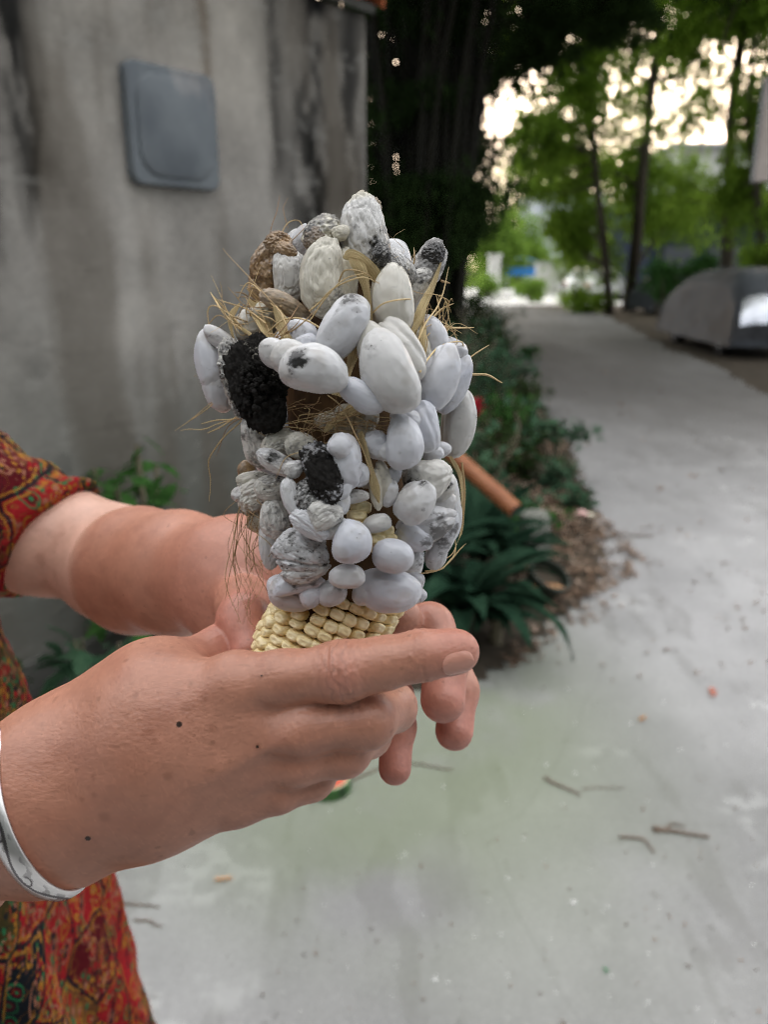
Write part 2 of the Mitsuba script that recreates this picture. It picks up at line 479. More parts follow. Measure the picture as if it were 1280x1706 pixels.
def cover_color(p, n, uv):
    s = (p.x + p.y) * 0.7; a = fbm(s * 9, p.z * 7, 1.0, 4); b = noise(s * 60, p.z * 25)
    c = mix((0.085, 0.10, 0.115), (0.155, 0.175, 0.185), dr.clip(a * 1.2 - 0.15 + 0.15 * b, 0, 1))
    return mix(c, (0.26, 0.25, 0.24), smoothstep(0.58, 0.75, fbm(s * 18, p.z * 6, 3.0, 4)) * 0.5)


scene['m_cover'] = two(paint(proc(cover_color), 0.55, 0.4))
cov = thing('wall_cover', 'dark blue grey rounded square cover plate fixed high on the plaster wall', 'wall cover')
plate(BW, BH, 0.035, 0.035, 0.001, 'm_cover', 'backing_plate', cov)
plate(BW * 0.84, BH * 0.86, 0.08, 0.009, 0.0352, 'm_cover', 'raised_door', cov, dome=0.014)
# ================================================================== PLANTS, TREES, CARS AND WHAT STANDS FURTHER BACK
def leaf_bsdf(name, dark, light, trans=0.9, rough=0.45, freq=3.0):
    def col(p, n, uv):
        a = cell_rand(p.x * 37, p.y * 37, p.z * 37) * 0.5 + fbm(p.x * freq, p.y * freq, p.z * freq, 2) * 0.7
        return mix(dark, light, dr.clip(a - 0.1, 0, 1))
    scene[name] = {'type': 'principledthin', 'base_color': proc(col), 'roughness': rough, 'diff_trans': trans, 'spec_trans': 0.0}


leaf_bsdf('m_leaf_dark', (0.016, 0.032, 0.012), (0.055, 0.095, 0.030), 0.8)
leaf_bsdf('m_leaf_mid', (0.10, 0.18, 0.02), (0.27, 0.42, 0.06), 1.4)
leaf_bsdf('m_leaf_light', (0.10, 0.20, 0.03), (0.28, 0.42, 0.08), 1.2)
leaf_bsdf('m_leaf_bush', (0.030, 0.078, 0.042), (0.10, 0.18, 0.105), 0.5, 0.32, 9)
leaf_bsdf('m_leaf_strap', (0.010, 0.030, 0.018), (0.035, 0.075, 0.045), 0.25, 0.22, 7)
leaf_bsdf('m_leaf_weed', (0.03, 0.085, 0.02), (0.08, 0.19, 0.05), 0.7, 0.4, 9)
scene['m_litter'] = two(paint(proc(lambda p, n, uv: mix(mix((0.06, 0.035, 0.022), (0.27, 0.18, 0.12), cell_rand(p.x * 46, p.y * 46, 3.0)), (0.40, 0.31, 0.24), smoothstep(0.8, 0.9, cell_rand(p.x * 31, p.y * 31, 9.0)) * 0.8)), 0.8, 0.25))
scene['m_bark'] = two(bump(paint(proc(lambda p, n, uv: mix((0.028, 0.024, 0.018), (0.095, 0.080, 0.060), fbm(p.x * 9, p.y * 9, p.z * 2.2, 4))), 0.9, 0.2), lambda p, n, uv: fbm(p.x * 14, p.y * 14, p.z * 3, 4), 0.05, 8e-3))
scene['m_stick'] = two(paint(proc(lambda p, n, uv: mix((0.10, 0.07, 0.05), (0.26, 0.20, 0.15), fbm(p.x * 60, p.y * 60, p.z * 60, 3))), 0.8, 0.2))
scene['m_stem'] = two(paint((0.17, 0.15, 0.10), 0.7, 0.3))


def leaf_cloud(pos, size, aspect=0.42, droop=0.3, rg=rng, fold=0.25, spread=None):
    """One diamond leaf with a folded midrib at every point."""
    n = len(pos)
    d = rg.normal(0, 1, (n, 3)); d[:, 2] -= droop * 2; d /= np.linalg.norm(d, axis=1, keepdims=True)
    u = rg.normal(0, 1, (n, 3)); u[:, 2] += 0.8; s = np.cross(d, u); s /= np.linalg.norm(s, axis=1, keepdims=True) + 1e-9
    nn = np.cross(s, d)
    L = (size * rg.uniform(0.6, 1.35, n))[:, None]; W = L * aspect * 0.5
    m = pos + d * L * 0.45
    v = np.stack([pos, m + s * W + nn * W * fold, pos + d * L - np.array([0, 0, 0.12]) * L, m - s * W + nn * W * fold], 1).reshape(-1, 3)
    o = np.arange(n)[:, None] * 4
    return v, np.vstack([o + [0, 1, 2], o + [0, 2, 3]])


def blob_points(c, r, n, clumps, rg, tight=0.30, shell=0.5):
    """Leaf sites in clumps through the volume of an ellipsoid."""
    d = rg.normal(0, 1, (clumps, 3)); d /= np.linalg.norm(d, axis=1, keepdims=True)
    k = d * (rg.uniform(shell ** 3, 1, clumps) ** (1 / 3))[:, None]
    i = rg.integers(0, clumps, n)
    q = k[i] + rg.normal(0, tight, (n, 3)) * rg.uniform(0.5, 1.2, clumps)[i][:, None]
    return np.asarray(c) + q * np.asarray(r), np.asarray(c) + k * np.asarray(r)


def tree(label, trunk_pts, r0, r1, blobs, leaf, size, mat, seed, aspect=0.42, droop=0.3, group=None, name='tree', limbs=9, bark='m_bark', tight=0.30):
    rg = np.random.default_rng(seed)
    t = thing(name, label, 'tree', group)
    p = spline(trunk_pts, 26); p += (meshkit.fbm(p * 1.3 + seed, 2)[:, None] - 0.5) * 0.12 * np.array([1, 1, 0])
    b = MB(); rr = np.interp(np.linspace(0, 1, 26), [0, 0.06, 1], [r0 * 1.35, r0, r1]); b.tube(p, rr, 12)
    pts, ks = [], []
    for (c, r, n, k) in blobs:
        a, kk = blob_points(c, r, int(n), k, rg, tight); pts.append(a); ks.append(kk)
    ks = np.vstack(ks)
    for e in ks[rg.permutation(len(ks))[:limbs * len(blobs)]]:
        dz = np.linalg.norm(p - e, axis=1); cand = np.nonzero(p[:, 2] < e[2] - 0.1)[0]
        i = cand[np.argmin(dz[cand])] if len(cand) else 13
        m = (p[i] + e) / 2 + rg.normal(0, 0.12, 3) * np.linalg.norm(e - p[i]) * 0.4
        q = spline([p[i], m, e], 9); b.tube(q, np.interp(np.linspace(0, 1, 9), [0, 1], [max(rr[i] * 0.42, 0.02), 0.012]), 6)
    part(t, 'trunk', b.get(), bark, True)
    v, f = leaf_cloud(np.vstack(pts), leaf, aspect, droop, rg)
    part(t, 'crown', (v, f), mat)
    return t


def pb(px, py, y, rx, ry, n, k, rz=None):
    """A crown lump by where it shows: centre, distance and half sizes (px)."""
    c = at_y(px, py, y); s = y / FPX
    return (c, (rx * s, (rz or rx) * s, ry * s), n, k)


# ---- the great dark clump at the bend: stems and weeping leaves
base = np.array([0.55, 13.2, 0.0])
cl = thing('bamboo_clump', 'huge dark clump of stems and weeping foliage beside the end of the house', 'bamboo')
rg = np.random.default_rng(31)
scene['m_culm'] = two(paint(proc(lambda p, n, uv: mix((0.010, 0.010, 0.006), (0.030, 0.028, 0.018), fbm(p.x * 8, p.y * 8, p.z * 1.5, 3))), 0.7, 0.3))
tops = []
for i in range(64):
    a = rg.uniform(0, 2 * np.pi); r = math.sqrt(rg.uniform(0, 1)); x = base[0] + 0.66 * r * math.cos(a); y = base[1] + 1.3 * r * math.sin(a)
    lean = np.array([(x - base[0]) * 0.7 + rg.normal(0, .35), (y - base[1]) * 0.5 + rg.normal(0, .5), 0]); hgt = rg.uniform(7, 10)
    p0 = np.array([x, y, -.05]); p1 = p0 + lean * 0.5 + [0, 0, hgt * .5]; p2 = p0 + lean * 2.2 + [0, 0, hgt]
    q = spline([p0, p1, p2], 14); tops.append(q)
    part(cl, 'culm', tube(q, np.interp(np.linspace(0, 1, 14), [0, 1], [rg.uniform(.045, .075), .012]), 8), 'm_culm', True)
pts = []
for q in tops:
    for k in range(60):
        i = rg.integers(3, 13); c = q[i] + rg.normal(0, .38, 3) * [1, 1, .6]
        n = 26; L = rg.uniform(.4, 1.1)
        pts.append(c - np.outer(rg.uniform(0, 1, n) ** .8 * L, [0, 0, 1]) + rg.normal(0, .10, (n, 3)))
pts = np.vstack(pts)
keep = (pts[:, 2] > 1.25 + 0.9 * np.clip(pts[:, 0] - base[0] - .35, 0, 1.2) + .35 * meshkit.noise(pts * 1.6)) & ((pts[:, 2] < 2.7) | (meshkit.fbm(pts * 1.9 + 4, 3) > .61))
v, f = leaf_cloud(pts[keep], .15, .22, 1.6, rg); part(cl, 'foliage', (v, f), 'm_leaf_dark')
stump = []
for i in range(900):
    a = rg.uniform(0, 2 * np.pi); r = rg.uniform(.6, 1.0)
    stump.append(base + [0.72 * r * math.cos(a), 1.35 * r * math.sin(a), rg.uniform(0, 1.5)])
v, f = leaf_cloud(np.array(stump), .17, .2, 1.2, rg); part(cl, 'dead_sheaths', (v, f), 'm_leaf_dark')

# ---- trees beyond and beside the lane
# canopy that reaches over the lane from the left
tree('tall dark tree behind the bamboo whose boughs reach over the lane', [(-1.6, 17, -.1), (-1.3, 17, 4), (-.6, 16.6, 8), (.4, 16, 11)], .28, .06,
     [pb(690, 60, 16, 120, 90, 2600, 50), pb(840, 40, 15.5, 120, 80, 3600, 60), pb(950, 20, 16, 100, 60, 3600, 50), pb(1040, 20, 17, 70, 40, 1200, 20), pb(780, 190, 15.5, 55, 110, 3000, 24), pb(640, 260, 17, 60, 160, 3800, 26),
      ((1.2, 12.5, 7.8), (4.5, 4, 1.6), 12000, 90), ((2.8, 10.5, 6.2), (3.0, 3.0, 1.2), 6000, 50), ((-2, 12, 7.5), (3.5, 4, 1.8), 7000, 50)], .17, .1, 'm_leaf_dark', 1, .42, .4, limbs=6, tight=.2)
tree('slender tree with a leaning dark trunk at the lane edge', [G(1048, 516), at_y(1060, 400, 26), at_y(1080, 200, 26), at_y(1098, 40, 26), at_y(1105, -120, 26)], .20, .07,
     [pb(1100, 320, 28.5, 80, 60, 2800, 34), pb(1010, 285, 28.5, 80, 50, 2600, 34), pb(1120, 150, 28, 70, 70, 600, 24), pb(1100, 25, 27, 120, 60, 3000, 44), pb(1020, 130, 27, 70, 60, 1200, 26), pb(1110, 170, 28, 80, 70, 900, 70), ((9, 24, 10.5), (5, 5, 2), 7000, 50), ((4.5, 26, 10.8), (4, 5, 1.6), 7000, 50)], .24, .1, 'm_leaf_mid', 2, limbs=5, tight=.19)
tree('thin tree with a nearly straight trunk left of the leaning one', [G(1016, 521), at_y(1006, 400, 24), at_y(992, 280, 24), at_y(985, 150, 24), at_y(985, -40, 24)], .125, .05,
     [pb(935, 290, 26, 75, 45, 2200, 34), pb(975, 370, 26, 50, 45, 1100, 26), pb(945, 370, 26, 30, 40, 600, 14), pb(900, 240, 23, 60, 45, 1500, 20), pb(930, 60, 23, 110, 60, 4000, 34), pb(955, 170, 23, 60, 35, 700, 14), pb(925, 190, 25, 75, 60, 1500, 90), pb(1010, 190, 25, 60, 50, 700, 60), ((4.0, 20, 9.4), (4.5, 5, 1.5), 9000, 60)], .22, .1, 'm_leaf_mid', 3, limbs=5, tight=.19)
tree('tall bare trunked tree behind the covered car', [at_y(1211, 470, 20) * [1, 1, 0], at_y(1212, 430, 20), at_y(1220, 200, 20), at_y(1244, 0, 20), at_y(1262, -130, 20)], .165, .08,
     [pb(1190, 40, 20, 90, 50, 1500, 30), pb(1265, 90, 20, 60, 110, 1300, 30), pb(1260, -30, 20, 140, 60, 4500, 40), pb(1150, 190, 21, 50, 40, 380, 12), ((8, 18, 8), (4.5, 4.5, 1.6), 7000, 50), ((5.5, 12.5, 7.2), (3.5, 3.5, 1.2), 7000, 50)], .19, .1, 'm_leaf_mid', 4, limbs=5, tight=.19)
tree('young tree with a thin forked trunk near the right edge', [at_y(1275, 470, 18) * [1, 1, 0], at_y(1268, 380, 18), at_y(1252, 260, 18), at_y(1247, 170, 18), at_y(1260, 60, 18)], .085, .03,
     [pb(1250, 300, 19, 45, 60, 1500, 20), pb(1290, 200, 18, 50, 90, 2000, 24), pb(1285, 400, 18, 50, 40, 1400, 18), pb(1170, 330, 21, 60, 40, 900, 16)], .18, .08, 'm_leaf_mid', 5, limbs=4)
tree('bushy sapling under the trees at the lane edge', [at_y(960, 490, 27) * [1, 1, 0], at_y(958, 450, 27), at_y(955, 390, 27)], .05, .02,
     [pb(950, 395, 27, 30, 24, 600, 12), pb(985, 430, 27, 45, 40, 1100, 16), pb(1120, 370, 28, 60, 50, 1500, 18)], .2, .1, 'm_leaf_mid', 6, limbs=4)
for i, (px, py, y, rx, ry, n, lab) in enumerate([(815, 380, 44, 45, 75, 3000, 'pale green tree in the bright gap right of the bamboo'), (865, 400, 52, 40, 60, 2600, 'yellowish green tree at the middle of the bright gap'), (800, 455, 62, 70, 40, 2400, 'low pale green tree farthest back in the bright gap'), (880, 300, 60, 60, 55, 2600, 'sunlit tree crown above the blue awning'),
                                                 (1000, 420, 46, 70, 60, 2600, 'green tree in front of the lilac wall'), (1120, 380, 42, 60, 50, 1600, 'green tree against the navy shed'), (1240, 330, 40, 60, 60, 1800, 'green tree at the right end of the shed')]):
    b0 = at_y(px, 470, y); b0[2] = -.05
    tree(lab, [b0, b0 + [0, 0, 1.5], at_y(px, py, y)], .16, .06, [pb(px, py, y, rx * .85, ry * .85, n * .7, 30), pb(px + rx * .5, py + ry * .5, y - 1, rx * .6, ry * .5, n * .4, 14)], .34, .1, 'm_leaf_light' if i in (0, 1, 2, 3) else 'm_leaf_mid', 40 + i, limbs=5)
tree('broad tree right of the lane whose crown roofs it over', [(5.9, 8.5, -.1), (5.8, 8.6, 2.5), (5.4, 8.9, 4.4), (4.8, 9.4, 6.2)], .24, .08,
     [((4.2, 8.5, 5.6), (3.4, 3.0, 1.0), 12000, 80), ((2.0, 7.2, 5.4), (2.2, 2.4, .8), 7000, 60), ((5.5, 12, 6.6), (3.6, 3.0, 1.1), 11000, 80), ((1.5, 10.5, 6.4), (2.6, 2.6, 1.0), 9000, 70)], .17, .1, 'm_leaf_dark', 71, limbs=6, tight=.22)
for i, (x, y, z, r) in enumerate([(-3.6, -4.6, 3.6, 2.4), (0.4, -5.6, 3.8, 2.6), (4.6, -4.8, 3.6, 2.4)]):
    tree(('dark leafy tree on the left of the yard, out of view', 'dark leafy tree at the middle of the yard, out of view', 'dark leafy tree on the right of the yard, out of view')[i], [(x, y, -.1), (x + .1, y, z * .6), (x, y, z + 1)], .2, .06, [((x, y, z), (r, r, 2.0), 9000, 60), ((x + .3, y, z - 2.0), (r, r * .8, 1.4), 7000, 50)], .22, .08, 'm_leaf_dark', 90 + i, limbs=5)
# the wood behind the house: trees the house hides in part
for i, (x, y, z, r) in enumerate([(-3.2, 11.5, 3.6, 2.2), (-0.6, 19, 4.2, 2.6), (-5.5, 15, 4.5, 3.0)]):
    tree(('dark tree directly behind the plaster house', 'dark tree in the wood just left of the bamboo', 'dark tree farthest left in the wood behind the house')[i], [(x, y, -.1), (x + .1, y, z * .6), (x, y, z + 1)], .2, .06, [((x, y, z), (r, r, 2.2), 8000 if i != 1 else 2600, 50), ((x + .5, y, z - 1.8), (r, r * .8, 1.5), 4500 if i != 1 else 1600, 30)], .17, .1, 'm_leaf_dark', 60 + i, group='trees of the wood behind the house', limbs=6)

# undergrowth along the right verge and the far bank
for i, (px, py, y, rx, ry, n, mat, lab) in enumerate([(1110, 470, 19, 34, 30, 900, 'm_leaf_weed', 'bright green weed clump left of the covered car'), (1165, 452, 19, 28, 22, 700, 'm_leaf_weed', 'low green bush just behind the roof of the covered car'), (985, 500, 27, 40, 16, 900, 'm_leaf_mid', 'scrubby bush at the foot of the lane edge trees'),
                                                      (885, 482, 36, 22, 15, 600, 'm_leaf_light', 'sunlit bush in front of the bright yard'), (812, 474, 40, 18, 12, 350, 'm_leaf_light', 'small sunlit bush by the white gate post'), (1270, 440, 22, 30, 26, 700, 'm_leaf_mid', 'leafy bush behind the covered car at the right edge')]):
    rg = np.random.default_rng(80 + i); c = at_y(px, py, y); s = y / FPX
    t = thing('bush', lab, 'bush'); pts, kk = blob_points(c, (rx * s, rx * s, ry * s), n, 16, rg)
    pts = pts[pts[:, 2] > .02]
    part(t, 'foliage', leaf_cloud(pts, .16 * y / 22, .45, .1, rg), mat)
    b = MB()
    for e in kk[:8]: b.tube(spline([[c[0], c[1], -.03], (np.array([c[0], c[1], 0]) + e) / 2 + rg.normal(0, .05, 3), e], 6), [.02] * 6, 5)
    part(t, 'stem', b.get(), 'm_stem', True)

# ---- buildings
scene['m_navy'] = two(paint(proc(lambda p, n, uv: mix((0.016, 0.022, 0.038), (0.028, 0.036, 0.055), fbm(p.x, p.y, p.z, 3))), 0.95, 0.05))
scene['m_lilac'] = two(paint((0.50, 0.52, 0.62), 0.8, 0.3))
scene['m_whitewash'] = two(paint(proc(lambda p, n, uv: mix((0.60, 0.59, 0.56), (0.76, 0.75, 0.73), fbm(p.x * 2, p.y * 2, p.z * 2, 3))), 0.8, 0.3))
scene['m_glass_dark'] = two(paint((0.03, 0.035, 0.04), 0.08, 0.6))
scene['m_roof_grey'] = two(paint((0.42, 0.43, 0.44), 0.5, 0.4))


def bx(parent, name, x0, x1, y0, y1, z0, z1, mat):
    return part(parent, name, MB().box((x0, y0, z0), (x1, y1, z1)).get(), mat)


sh_ = thing('shed', 'long navy shed with a pale upper wall behind the trees on the right', 'shed')
x0, x1 = at_y(1085, 400, 36)[0], at_y(1420, 400, 36)[0]; zb, zt, ztop = 0.0, at_y(1100, 318, 36)[2], at_y(1100, 246, 36)[2]
bx(sh_, 'lower_wall', x0, x1, 36, 44, -.05, zt, 'm_navy'); bx(sh_, 'upper_wall', x0 + .9, x1, 36.1, 44, zt + .004, ztop, 'm_whitewash')
bx(sh_, 'roof', x0 + .5, x1 + .3, 35.7, 44.3, ztop + .004, ztop + .15, 'm_roof_grey')
bx(sh_, 'canopy', x0 - .2, x1, 34.9, 35.995, zt - .12, zt, 'm_roof_grey')
for k in range(5): bx(sh_, 'door', x0 + .6 + k * 1.9, x0 + 1.9 + k * 1.9, 35.94, 35.997, 0, 2.3, 'm_glass_dark')
hs = thing('pale_house', 'pale lilac house beyond the bright yard at the end of the lane', 'house')
x0, x1 = at_y(893, 400, 54)[0], at_y(1010, 400, 54)[0]; zt = at_y(900, 330, 54)[2]
bx(hs, 'wall', x0, x1, 54, 62, -.05, zt, 'm_lilac'); bx(hs, 'roof', x0 - .3, x1 + .3, 53.6, 62.4, zt + .003, zt + .25, 'm_roof_grey')
for k in range(3):
    for zz in (1.0, 3.6):
        w = bx(hs, 'window', x0 + .7 + k * 1.6, x0 + 1.6 + k * 1.6, 53.93, 53.997, zz, zz + 1.1, 'm_whitewash'); bx(w, 'pane', x0 + .76 + k * 1.6, x0 + 1.54 + k * 1.6, 53.92, 53.928, zz + .06, zz + 1.04, 'm_glass_dark')
gw = thing('garden_wall', 'low whitewashed garden wall in front of the lilac house', 'wall')
bx(gw, 'wall', at_y(893, 450, 47)[0], at_y(985, 450, 47)[0], 47, 47.25, -.05, at_y(900, 440, 47)[2], 'm_whitewash'); bx(gw, 'coping', at_y(892, 450, 47)[0], at_y(986, 450, 47)[0], 46.95, 47.3, at_y(900, 440, 47)[2] + .002, at_y(900, 438, 47)[2] + .06, 'm_roof_grey')
gp = thing('gate_post', 'white gate post standing in the bright yard', 'post')
bx(gp, 'shaft', at_y(816, 450, 41)[0], at_y(834, 450, 41)[0], 41, 41.5, -.05, at_y(820, 428, 41)[2], 'm_whitewash'); bx(gp, 'cap', at_y(814, 450, 41)[0], at_y(836, 450, 41)[0], 40.95, 41.55, at_y(820, 428, 41)[2] + .002, at_y(820, 425, 41)[2] + .05, 'm_whitewash')
scene['m_blue'] = two(paint((0.03, 0.22, 0.62), 0.5, 0.4))
aw = thing('awning', 'bright blue awning on thin posts in the yard beyond the lane', 'awning')
a0, a1 = at_y(845, 450, 43)[0], at_y(892, 450, 43)[0]; zz = at_y(860, 434, 43)[2]
b = MB(); pr = np.array([(a0, 43, zz - .35), (a0 + .1, 43, zz - .1), ((a0 + a1) / 2, 43, zz + .1), (a1, 43, zz)]); pr2 = pr + [0, 2, .1]
b.add(np.vstack([pr, pr2, pr - [0, 0, .03], pr2 - [0, 0, .03]]), [[0, 1, 5, 4], [1, 2, 6, 5], [2, 3, 7, 6], [8, 12, 13, 9], [9, 13, 14, 10], [10, 14, 15, 11], [0, 8, 9, 1], [1, 9, 10, 2], [2, 10, 11, 3]]); part(aw, 'sheet', b.get(), 'm_blue')
bx(aw, 'valance', a0, a1, 42.95, 42.99, zz - .75, zz - .36, 'm_blue')
for x in (a0 + .05, a1 - .05):
    for y in (43.05, 44.9): part(aw, 'post', tube([[x, y, 0], [x, y, zz - .1]], [.03, .03], 8), 'm_roof_grey', True)
lp = G(936, 506); t = thing('utility_pole', 'slim grey pole at the far end of the lane', 'pole')
part(t, 'shaft', tube([lp - [0, 0, .1], lp + [0, 0, 1.9]], [.07, .06], 12), 'm_bark', True); bx(t, 'box', lp[0] - .12, lp[0] + .12, lp[1] - .2, lp[1] - .075, 1.2, 1.6, 'm_roof_grey')

# ---- the board that juts in at the right edge
sb = thing('signboard', 'plain beige board jutting into view at the upper right edge', 'board')
scene['m_board'] = two(paint(proc(lambda p, n, uv: mix((0.36, 0.31, 0.27), (0.46, 0.41, 0.37), fbm(p.x * 2, p.y * 2, p.z * 5, 3))), 0.7, 0.3))
A = at_y(1257, 302, 7.5); B_ = at_y(1262, 130, 7.5)
M = np.array([[math.cos(.12), math.sin(.12), .03], [-math.sin(.12), math.cos(.12), 0], [0, 0, 1]])
part(sb, 'panel', MB().box((0, -.02, 0), (1.3, .02, B_[2] - A[2]), M, A).get(), 'm_board')
part(sb, 'frame', MB().box((-.006, .0205, -.006), (1.306, .05, B_[2] - A[2] + .006), M, A).get(), 'm_roof_grey')
q = np.array([.9, .09, 0]) @ M + A
part(sb, 'post', tube([[q[0], q[1], -.1], [q[0], q[1], B_[2] + .2]], [.045, .045], 14), 'm_roof_grey', True)

# ---- cars
def tarp_color(p, n, uv):
    a = fbm(p.x * 3, p.y * 3, p.z * 3, 4); b = fbm(p.x * 16, p.y * 16, p.z * 9, 3)
    c = mix((0.040, 0.045, 0.050), (0.100, 0.110, 0.122), dr.clip(a * 0.8 + b * 0.35 - 0.05, 0, 1))
    return mix(c, (0.040, 0.036, 0.034), smoothstep(0.46, 0.68, fbm(p.x * 1.7 + 4, p.y * 1.7, p.z * 2.2, 3)) * 0.55)


scene['m_tarp'] = two(bump(paint(proc(tarp_color), 0.6, 0.15), lambda p, n, uv: fbm(p.x * 7, p.y * 7, p.z * 3.2, 4), 0.015, 5e-3))
scene['m_tyre'] = two(paint((0.018, 0.018, 0.018), 0.8, 0.3))
scene['m_rim'] = two({'type': 'principled', 'base_color': rgb(.5, .5, .5), 'metallic': 0.8, 'roughness': 0.4})
scene['m_strip'] = two({'type': 'principled', 'base_color': rgb(.78, .80, .84), 'metallic': 0.75, 'roughness': 0.28})


def car_frame(origin, ang):
    """Length runs along +u (away), width along w."""
    u = np.array([math.sin(ang), math.cos(ang), 0]); w = np.array([math.cos(ang), -math.sin(ang), 0])
    return lambda q: np.asarray(origin) + np.outer(q[:, 0], u) + np.outer(q[:, 1], w) + np.outer(q[:, 2], [0, 0, 1])


def wheels(t, fr, L=3.9, W=1.62, r=.30):
    for x in (.72, L - .75):
        for y in (.20, W - .20):
            for name, rr, ww, m in (('wheel', r, .09, 'm_tyre'),):
                c = trimesh.creation.cylinder(radius=rr, height=ww * 2, sections=28); v = c.vertices[:, [0, 2, 1]] + [x, y, rr + .002]
                k = part(t, name, fixed(fr(v), c.faces), m, smooth=30)
                c = trimesh.creation.cylinder(radius=rr * .6, height=ww * 2 + .012, sections=20); v = c.vertices[:, [0, 2, 1]] + [x, y, rr + .002]
                part(k, 'rim', fixed(fr(v), c.faces), 'm_rim', smooth=30)


def covered_car(label, origin, ang, seed, mat='m_tarp', band=False):
    t = thing('covered_car', label, 'car'); fr = car_frame(origin, ang); L, W = 3.9, 1.66
    prof = np.array([(-.02, .16), (-.06, .55), (.03, .90), (.28, 1.16), (.75, 1.40), (1.5, 1.46), (2.6, 1.43), (3.2, 1.33), (3.72, 1.08), (3.97, .62), (3.9, .16)])
    pr = spline(prof, 90); nx, nw = 90, 61
    y = np.linspace(-1, 1, nw)
    V = np.zeros((nx, nw, 3))
    for i in range(nx):
        x, z = pr[i]
        ins = np.interp(z, [.16, .8, 1.42], [0, .02, .20]); half = W / 2 - ins
        s = np.abs(y); top = np.clip((z - .16), 0, 9)
        # an arch across the width: sides fall to the hem
        sh = (1 - s ** 5.0) ** (1 / 2.2)
        yy = np.sign(y) * (half + (W / 2 + .02 - half) * (1 - sh)) * np.clip(s * 1.18, 0, 1)
        V[i] = np.c_[np.full(nw, x), W / 2 + yy, .13 + top * sh]
    P_ = V.reshape(-1, 3)
    dn = meshkit.fbm(P_ * [1.5, 3, 1.6] + seed, 4, seed) - .5; low = np.clip(1.25 - P_[:, 2], 0, 1)
    cen = np.array([L / 2, W / 2, .6]); out = P_ - cen; out[:, 2] *= .5; out /= np.linalg.norm(out, axis=1, keepdims=True)
    rg_ = np.abs(meshkit.fbm(P_ * [2.2, 4, 2.0] + seed + 9, 3, seed) - .5)
    P_ = P_ + out * (dn * .07 * (0.4 + low) - .045 * rg_ * (.35 + low) + (.006) * np.sin(P_[:, 0] * 9 + 4 * meshkit.noise(P_ * 2.5)) * low)[:, None]
    P_[:, 2] = np.maximum(P_[:, 2], .19) + .05 * (meshkit.noise(P_ * 3 + seed) - .5) * (P_[:, 2] < .3)
    part(t, 'cover', fixed(fr(P_), grid(nx, nw)), mat, True)
    if band:
        Pg = P_.reshape(nx, nw, 3); st = Pg[10:23, 8:52]; st = st + (st - np.array([1.4, W / 2, .5])) * .010
        part(t, 'reflective_band', fixed(fr(st.reshape(-1, 3)), grid(st.shape[0], st.shape[1])), 'm_strip', True, None, 'shiny silver reflective band across the end of the cover')
    wheels(t, fr)
    # chassis under the sheet
    part(t, 'underbody', fixed(fr(trimesh.creation.box(extents=(3.5, 1.3, .3)).vertices + [1.95, W / 2, .36]), trimesh.creation.box(extents=(3.5, 1.3, .3)).faces), 'm_tyre')
    return t, fr


o = G(1212, 597)
ca = math.radians(2)
o = np.array([o[0], o[1], -.01])
covered_car('parked car under a silver grey dust cover on the right verge', o, ca, 3, band=True)
o2 = G(1040, 509); o2 = np.array([o2[0] + 1.0, 24.0, -.03])
covered_car('parked car under a grey cover behind the slender trees', o2, math.radians(-40), 9)

scene['m_carpaint'] = two(paint((0.72, 0.72, 0.71), 0.25, 0.5, clearcoat=0.8))


def plain_car(label, origin, ang):
    t = thing('parked_car', label, 'car'); fr = car_frame(origin, ang)
    prof = np.array([(0, .32), (-.03, .62), (.12, .86), (.5, .93), (1.05, 1.36), (2.3, 1.40), (2.95, .95), (3.75, .80), (3.88, .55), (3.85, .32)])
    p = Polygon(spline(prof, 60)); m = trimesh.creation.extrude_polygon(p, 1.6, engine='earcut')
    v = m.vertices[:, [0, 2, 1]]; k = np.clip((v[:, 2] - .9) / .5, 0, 1); v[:, 1] = .8 + (v[:, 1] - .8) * (1 - .16 * k)
    part(t, 'body', fixed(fr(v), m.faces), 'm_carpaint', smooth=40)
    for y in (.0, 1.6):
        for a, b2 in (((.72, .95), (1.14, 1.28), (1.62, 1.30), (1.62, .95)), ((1.70, .95), (1.70, 1.30), (2.25, 1.31), (2.72, .95))) if 0 else (([(.74, .95), (1.12, 1.28), (1.62, 1.30), (1.62, .95)], 0), ([(1.70, .95), (1.70, 1.30), (2.22, 1.31), (2.72, .95)], 0)):
            q = np.array(a); kk = np.clip((q[:, 1] - .9) / .5, 0, 1); s = -1 if y == 0 else 1
            yy = .8 + s * .8 * (1 - .16 * kk); vv = np.vstack([np.c_[q[:, 0], yy + s * .004, q[:, 1]], np.c_[q[:, 0], yy - s * .02, q[:, 1]]])
            part(t, 'window', fixed(fr(vv), np.array([[0, 1, 2], [0, 2, 3], [4, 6, 5], [4, 7, 6], [0, 4, 5], [0, 5, 1], [1, 5, 6], [1, 6, 2], [2, 6, 7], [2, 7, 3], [3, 7, 4], [3, 4, 0]])), 'm_glass_dark')
    wheels(t, fr)
    for y in (.25, 1.35): part(t, 'lamp', fixed(fr(trimesh.creation.icosphere(subdivisions=2, radius=.11).vertices * [.5, 1.2, .8] + [.0, y, .74]), trimesh.creation.icosphere(subdivisions=2).faces), 'm_tile', True)


plain_car('small white parked car at the far end of the lane', at_y(930, 500, 36) * [1, 1, 0], math.radians(40))
# ================================================================== THE CORN COB WITH ITS SWOLLEN GALLS
D_C = 0.345                    # distance of the cob's axis


